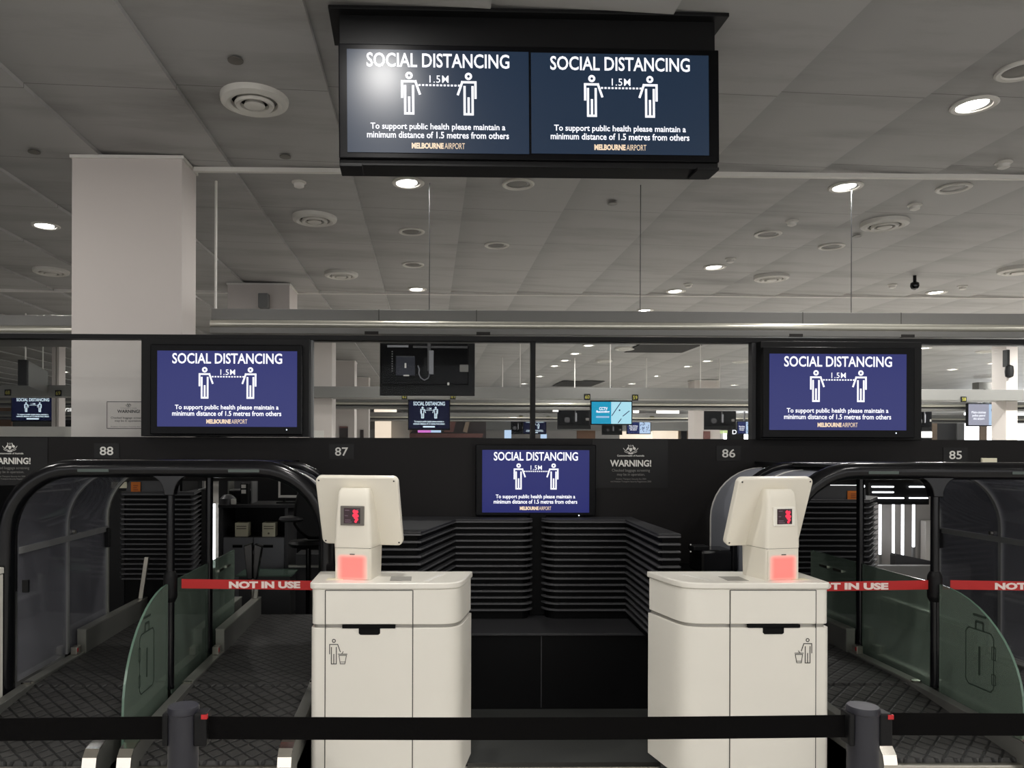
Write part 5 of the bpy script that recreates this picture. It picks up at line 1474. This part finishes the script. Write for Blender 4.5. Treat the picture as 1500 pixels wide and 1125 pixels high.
def hung_front(px0, py0, px1, py1, Y, label, kind):
    a, b = W(px0, py1, Y), W(px1, py0, Y)
    cx, cz = (a.x+b.x)/2, (a.z+b.z)/2; w, h = b.x-a.x, b.z-a.z
    t = thing('hanging_screen', label, 'screen', (cx, Y, a.z))
    m = MB(); m.box(a.x, b.x, Y, Y+.07, a.z, b.z); m.obj('casing', 'bezel', t, smooth=False, bevel=.006)
    m = MB(); m.cyl((cx, Y+.1, b.z-.3), (cx, Y+.1, b.z+.35), .03, 10); m.obj('mount_pole', 'dark_grey', t)
    m = MB(); y = Y-.004; sw, sh = w*.95, h*.9
    if kind == 'sd':
        slide(m, sw, sh, y, 0, 1, 1, cx, cz, simple=True); mats = ['scr_far', 'txt_far']
    elif kind == 'cctv':
        m.rect(cx-sw/2, cx-.01*sw, cz-sh/2, cz+sh/2, y, 0); m.rect(cx-.01*sw, cx+sw/2, cz-sh/2, cz+sh/2, y, 2)
        m.text('CCTV', cx-.31*sw, cx-.10*sw, cz+.12*sh, cz+.26*sh, y-.003, 1, .02)
        m.text('Recording', cx-.38*sw, cx-.05*sw, cz-.03*sh, cz+.11*sh, y-.003, 1, .02, capref='Rg')
        for k in range(10): m.rect(cx-(.38-.033*k)*sw, cx-(.36-.033*k)*sw, cz-.23*sh, cz-.15*sh, y-.003, 4)
        m.stroke([(cx+.01*sw, cz-.12*sh), (cx+.23*sw, cz+.47*sh)], .02*sw, y-.003, 3)
        m.stroke([(cx+.17*sw, cz-.45*sh), (cx+.24*sw, cz-.28*sh)], .02*sw, y-.003, 3)
        m.stroke([(cx+.29*sw, cz-.14*sh), (cx+.44*sw, cz+.08*sh)], .02*sw, y-.003, 3)
        m.disc((cx+.2*sw, cz+.12*sh), .02*sw, y-.003, 3)
        mats = ['scr_cyan', 'txt', 'scr_map', 'scr_navy2', 'blue_scr']
    else:
        m.rect(cx-sw/2, cx+.03*sw, cz-sh/2, cz+sh/2, y, 0); m.rect(cx+.03*sw, cx+sw/2, cz-sh/2, cz+sh/2, y, 2)
        for k in range(3):
            m.text(('Plain-clothes', 'police patrol', 'this airport')[k], cx-(.42-.02*k)*sw, cx-(.05+.02*k)*sw, cz+(.06-.15*k)*sh, cz+(.17-.15*k)*sh, y-.003, 1, .02, capref='Pl')
        rr = random.Random(px0)
        for k in range(26):
            x = cx+(.05+.41*rr.random())*sw; z = cz+(-.45+.86*rr.random())*sh
            m.rect(x, x+.025*sw, z, z+.1*sh*rr.random()+.02, y-.003-.0001*k, 3)
        mats = ['scr_grey' if kind == 'grey' else 'scr_navy2', 'txt', 'blue_scr', 'scr_wall']
    m.obj('display', mats, t, flat_art=True)
    return t
hung_front(597.5, 585, 659.5, 630, 18.5, 'small dark hanging screen with distancing slide above the pink display', 'sd')
hung_front(16, 580.5, 80.5, 617.5, 18.5, 'small dark hanging screen with distancing slide at the left edge', 'sd')
hung_front(865, 587, 926.5, 622.5, 18.5, 'small cyan hanging screen with map right of the centre mullion', 'cctv')
hung_front(1417, 590.5, 1476.5, 624.5, 18.5, 'small grey hanging screen with picture panel in the right window', 'grey')
hung_front(766, 615, 800.5, 636, 33, 'tiny distancing slide screen behind the centre mullion', 'sd')
hung_front(918, 616, 953.5, 636, 31, 'tiny navy screen with picture panel right of the cyan one', 'navy')
hung_front(1080, 617, 1104, 636, 27, 'tiny navy text screen at the right edge of the middle window', 'navy')

# little number plates over the far counters
for num, px, py, w, Y, lab in (('68',12,575,9,15.0,'left of the left tiny distancing screen'),('69',86,576,9,15.0,'right of the left tiny distancing screen'),
        ('62',592.5,581,8,15.0,'above the left corner of the small distancing screen'),('61',663.5,581,8,15.0,'above the right corner of the small distancing screen'),
        ('60',860,581.5,9,15.0,'at the left top of the cyan screen'),('59',930,582.5,9,15.0,'at the right top of the cyan screen'),
        ('64',763,611,5,28.5,'left of the centre mullion, over the tiny screen'),('63',803,612,5,28.5,'right of the centre mullion, over the tiny screen'),
        ('53',955,612.5,6,28.5,'at the corner of the tiny navy screen'),('58',1411,585,8,15.0,'above the left corner of the grey screen')):
    c = W(px, py, Y); hw_ = w/2*Y/F
    t = thing('counter_number', 'tiny black plate with yellow digits %s, %s' % (num, lab), 'number sign', (c.x, Y, c.z-hw_))
    m = MB(); m.box(c.x-hw_, c.x+hw_, Y-.02, Y+.004, c.z-hw_, c.z+hw_); m.obj('plate', 'black', t, smooth=False)
    m = MB(); m.text(num, c.x-hw_*.7, c.x+hw_*.7, c.z-hw_*.6, c.z+hw_*.6, Y-.024, 0); m.obj('digits', 'yellow_txt', t, flat_art=True)

# hanging blade sign on the left
YH = 13.0
t = thing('blade_sign', 'dark hanging blade sign on two white rods, left of the big column', 'hanging sign', (*g(48,550,YH), W(40,570,YH).z))
a, b = W(26, 564.5, YH), W(39, 527, YH)
m = MB(); m.box(a.x, b.x, YH, YH+.06, a.z, b.z); m.obj('end_face', 'black', t, smooth=False)
c0, c1 = W(39, 546, YH), W(70, 549, YH+2.0)
hh = (b.z-a.z)/2
m = MB(); m.loft([[(c0.x, YH, a.z),(c0.x-.02, YH+.05, a.z),(c0.x-.02, YH+.05, b.z),(c0.x, YH, b.z)],
                  [(c1.x, YH+2, a.z),(c1.x-.02, YH+2.05, a.z),(c1.x-.02, YH+2.05, b.z),(c1.x, YH+2, b.z)]]); m.obj('face', 'rail_dark', t, smooth=False)
m = MB()
for k in range(14):
    f0 = .30+.047*k; f1 = f0+.034
    p0 = (c0.x+(c1.x-c0.x)*f0+.006, YH+2*f0-.006); p1 = (c0.x+(c1.x-c0.x)*f1+.006, YH+2*f1-.006)
    z0 = a.z+hh*(.20 if k % 3 else .16); z1 = a.z+hh*.52
    m.add([(p0[0],p0[1],z0),(p1[0],p1[1],z0),(p1[0],p1[1],z1),(p0[0],p0[1],z1)], [(0,1,2,3)])
m.obj('lettering', 'decal_grey', t, flat_art=True)
for px, yy in ((37.5, YH+.1), (63, YH+1.6)):
    c = W(px, 500, yy); m = MB(); m.cyl((c.x, yy, b.z), (c.x, yy, HC), .012, 8); m.obj('hanging_rod', 'white', t)
for px0, px1, w_ in ((75.5, 81.5, 'left'), (82.5, 86.5, 'right')):
    a, b = W(px0, 562, 16.5), W(px1, 513, 16.5)
    m = MB(); m.box(a.x, b.x, 16.5, 16.8, 0, HC-.02)
    tag(m.obj('slim_post', 'column', smooth=False, bevel=.01), 'slim white post beside the hanging blade sign, %s one of two' % w_, 'post')

# distant shop fronts and notices
def far_panel(name, px0, py0, px1, py1, Y, mt, label, cat, d=.08, ground=True):
    a, b = W(px0, py1, Y), W(px1, py0, Y)
    z0 = 0 if ground else a.z
    m = MB(); m.box(a.x, b.x, Y, Y+d, z0, b.z)
    return tag(m.obj(name, mt, smooth=False), label, cat)
far_panel('shop_wall', -40, 590, 17, 660, 30, 'wood', 'brown timber shop wall at the left edge beyond the tiny screen', 'shop front')
sw_ = thing('shop_wall', 'black shop wall with glowing white sign letters, left of the big column', 'shop front', (*g(95,600,31), 0))
a, b = W(80, 660, 31), W(110, 592, 31)
m = MB(); m.box(a.x, b.x, 31, 31.08, 0, b.z); m.obj('board', 'black_deep', sw_, smooth=False)
a, b = W(79, 605, 30.9), W(112, 597.5, 30.9)
m = MB(); m.text('BAGGAGE', W(58,600,30.9).x, W(106,600,30.9).x, a.z, b.z, 30.99, 0, .04)
m.obj('lit_letters', 'glow_soft', sw_, flat_art=True)
far_panel('ledge', -20, 625, 106, 660, 15.9, 'white', 'pale grey counter ledge at far left under the tiny screen', 'counter', .3)
far_panel('kiosk_unit', 96, 625, 104, 660, 15.6, 'white', 'small white block on the pale ledge beside the big column', 'box', .2)
far_panel('lit_sign', 548, 598.5, 581, 603.5, 27.8, 'glow_warm', 'warm lit strip sign below the beam, right of the columns', 'sign', .05, False)
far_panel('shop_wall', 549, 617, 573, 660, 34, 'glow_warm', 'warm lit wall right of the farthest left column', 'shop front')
far_panel('shop_wall', 573, 617, 600, 660, 34.5, 'farwall', 'pale grey wall left of the dark poster wall', 'shop front')
t = thing('poster_wall', 'dark red poster wall below the small distancing screen', 'poster', (*g(655,640,35), 0))
a, b = W(584, 641, 35), W(712, 617, 35)
m = MB(); m.box(a.x, b.x, 35, 35.1, 0, b.z); m.obj('board', 'poster_dark', t, smooth=False)
for pts, mt in ((((584,641),(584,632),(603,618),(612,620),(596,641)),'poster_tan'), (((585,641),(590,635),(708,635),(706,641)),'poster_red'), (((655,618),(668,617),(664,633),(650,633)),'poster_red'), (((678,632),(682,618),(688,618),(684,634)),'poster_tan')):
    m = MB(); m.prism_y([(W(x,y,35).x, W(x,y,35).z) for x, y in pts], 34.96-.01*len(pts), 34.999); m.obj('poster_shape', mt, t, smooth=False)
far_panel('advert_screen', 612, 627.5, 631, 633.5, 34.88, 'pink_scr', 'bright pink screen below the small distancing screen', 'screen', .125, False)
far_panel('advert_screen', 631.2, 627.5, 646, 633.5, 34.88, 'blue_scr', 'pale blue screen beside the bright pink one', 'screen', .125, False)
for px0, py0, px1, py1, mt, lab in ((739,630,749,641,'blue_scr','tiny pale blue screen left of the centre mullion, on the sill'), (792,635,801,641,'blue_scr','tiny pale blue screen right of the centre mullion, on the sill')):
    far_panel('counter_screen', px0, py0, px1, py1, 33.8, mt, lab, 'screen', .05, True)
far_panel('shop_wall', 845, 628, 872, 660, 38, 'wood', 'brown timber wall below the cyan screen', 'shop front')
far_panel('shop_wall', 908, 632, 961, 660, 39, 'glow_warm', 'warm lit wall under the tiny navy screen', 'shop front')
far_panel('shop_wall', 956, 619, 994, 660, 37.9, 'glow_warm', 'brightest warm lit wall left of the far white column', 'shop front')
far_panel('lit_sign', 962, 600, 995, 605.5, 27.8, 'glow_soft', 'long white lit strip sign under the beam, right of the cyan screen', 'sign', .05, False)
far_panel('lit_sign', 928, 601, 936, 605, 27.8, 'glow_soft', 'short white lit sign just right of the cyan screen', 'sign', .05, False)
far_panel('lit_sign', 810, 600.5, 818, 603, 21.6, 'glow_soft', 'tiny white lit sign left of the small black screen back', 'sign', .05, False)
far_panel('shop_wall', 994, 620, 1013, 660, 37.7, 'poster_tan', 'tan shop front with curved dark figure left of the far column', 'shop front')
m = MB(); m.prism_y([(W(x,y,37.5).x, W(x,y,37.5).z) for x, y in ((997,712),(998,628),(1002,624),(1006,628),(1007,712))], 37.5, 37.6)
tag(m.obj('display_figure', 'black', smooth=False), 'dark curved display shape in front of the tan shop front', 'display')
t = thing('gate_sign', 'dark sign board with white letter D near the right window edge', 'sign', (*g(1077,640,30), 0))
a, b = W(1066, 645, 30), W(1090, 629, 30)
m = MB(); m.box(a.x, b.x, 30, 30.1, 0, b.z); m.obj('board', 'black', t, smooth=False)
a, b = W(1073.5, 636, 29.9), W(1080, 629.5, 29.9)
m = MB(); m.text('D', a.x, b.x, a.z, b.z, 29.95, 0, .02); m.obj('letter', 'txt', t, flat_art=True)
for px in (1057, 1063):
    far_panel('exit_sign', px-2.2, 630.5, px+2.6, 635, 29.5, 'exit_lit', 'tiny green-yellow lit sign %s of two beside the letter D board' % ('left' if px == 1057 else 'right'), 'sign', .05, False)
# the bright side of the hall in the right window
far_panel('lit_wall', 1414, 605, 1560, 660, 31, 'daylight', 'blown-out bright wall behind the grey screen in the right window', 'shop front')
far_panel('ceiling_glow', 1346, 562, 1486, 574, 33, 'daylight', 'glowing panel standing in for the daylit ceiling band over the grey screen in the right window', 'window', .08, False)  # daylight on the ceiling put in as an added glowing panel
far_panel('lit_wall', 1347, 612, 1415, 617.5, 29, 'glow_soft', 'bright strip over the dark doorway in the right window', 'wall strip', .08, False)
far_panel('doorway', 1373, 617, 1402, 660, 29.5, 'dark_grey', 'dark doorway in the right window', 'doorway')
far_panel('doorway_jamb', 1366, 616, 1373, 660, 29.4, 'poster_tan', 'tan jamb left of the dark doorway', 'doorway')
far_panel('doorway_jamb', 1402, 615, 1413, 660, 29.4, 'mid_grey', 'grey jamb right of the dark doorway', 'doorway')
far_panel('counter_block', 1436, 624, 1446, 660, 30, 'poster_tan', 'tan post under the grey screen in the right window', 'post')
t = thing('lit_board', 'dark board with two lit spots beside the right wall screen', 'sign', (*g(1357,615,23.5), 0))
a, b = W(1345, 641, 23.5), W(1365, 601, 23.5)
m = MB(); m.box(a.x, b.x, 23.5, 23.6, 0, b.z); m.obj('board', 'plate_black', t, smooth=False)
for py in (609, 616):
    c = W(1352, py, 23.45); m = MB(); m.prism_y(rrect(c.x-.09, c.x+.09, c.z-.045, c.z+.045, .04, 4), 23.46, 23.5); m.obj('lit_spot', 'glow_soft', t)
a, b = W(1346, 641, 23.4), W(1366, 632, 23.4)
m = MB(); m.box(a.x, b.x, 23.42, 23.46, a.z, b.z); m.obj('lit_panel', 'glow_soft', t, smooth=False)
far_panel('ceiling_return', 1434, 560, 1480, 572, 24, 'beam', 'grey bulkhead drop in the right window near the narrow column', 'bulkhead', .3, False)
# small cream card at the fascia foot
c = W(1449, 675, 5.29)
m = MB(); m.box(c.x-.053, c.x+.053, 5.285, 5.301, c.z-.02, c.z+.019); tag(m.obj('cream_card', 'cream', smooth=False, bevel=.002), 'small cream card at the foot of the black fascia, below and right of number 85', 'card')

# ------------------------------------------------------------------ light
def lamp(x, y, power, size=.19, col=(1.0, .975, .935), z=HC-.03, spread=178):
    l = bpy.data.lights.new('downlight_lamp', 'AREA')
    l.shape = 'DISK'; l.size = size; l.energy = power; l.color = col; l.spread = R(spread)
    o = bpy.data.objects.new('downlight_lamp', l); COL.objects.link(o); o.location = (x, y, z)
    return o
for x, y in LIT:
    lamp(x, y, 27 if y < 3.5 else (110 if x > 8.5 and y > 12 else 26))
# daylight from the glazing at the far right end of the hall
l = bpy.data.lights.new('window_daylight', 'AREA'); l.shape = 'RECTANGLE'; l.size = 20; l.size_y = 2.6; l.energy = 2200; l.color = (.95, .97, 1.0)
o = bpy.data.objects.new('window_daylight', l); COL.objects.link(o); o.location = (X1-.15, 33, 1.8); o.rotation_euler = (0, R(90), 0)

w = bpy.data.worlds.new('hall_air'); scene.world = w
w.use_nodes = True
w.node_tree.nodes['Background'].inputs['Color'].default_value = (.8, .82, .85, 1)
w.node_tree.nodes['Background'].inputs['Strength'].default_value = 0.05

vs = scene.view_settings
vs.view_transform = 'Standard'; vs.look = 'None'; vs.gamma = 1.0; vs.exposure = 0.0
vs.use_curve_mapping = False
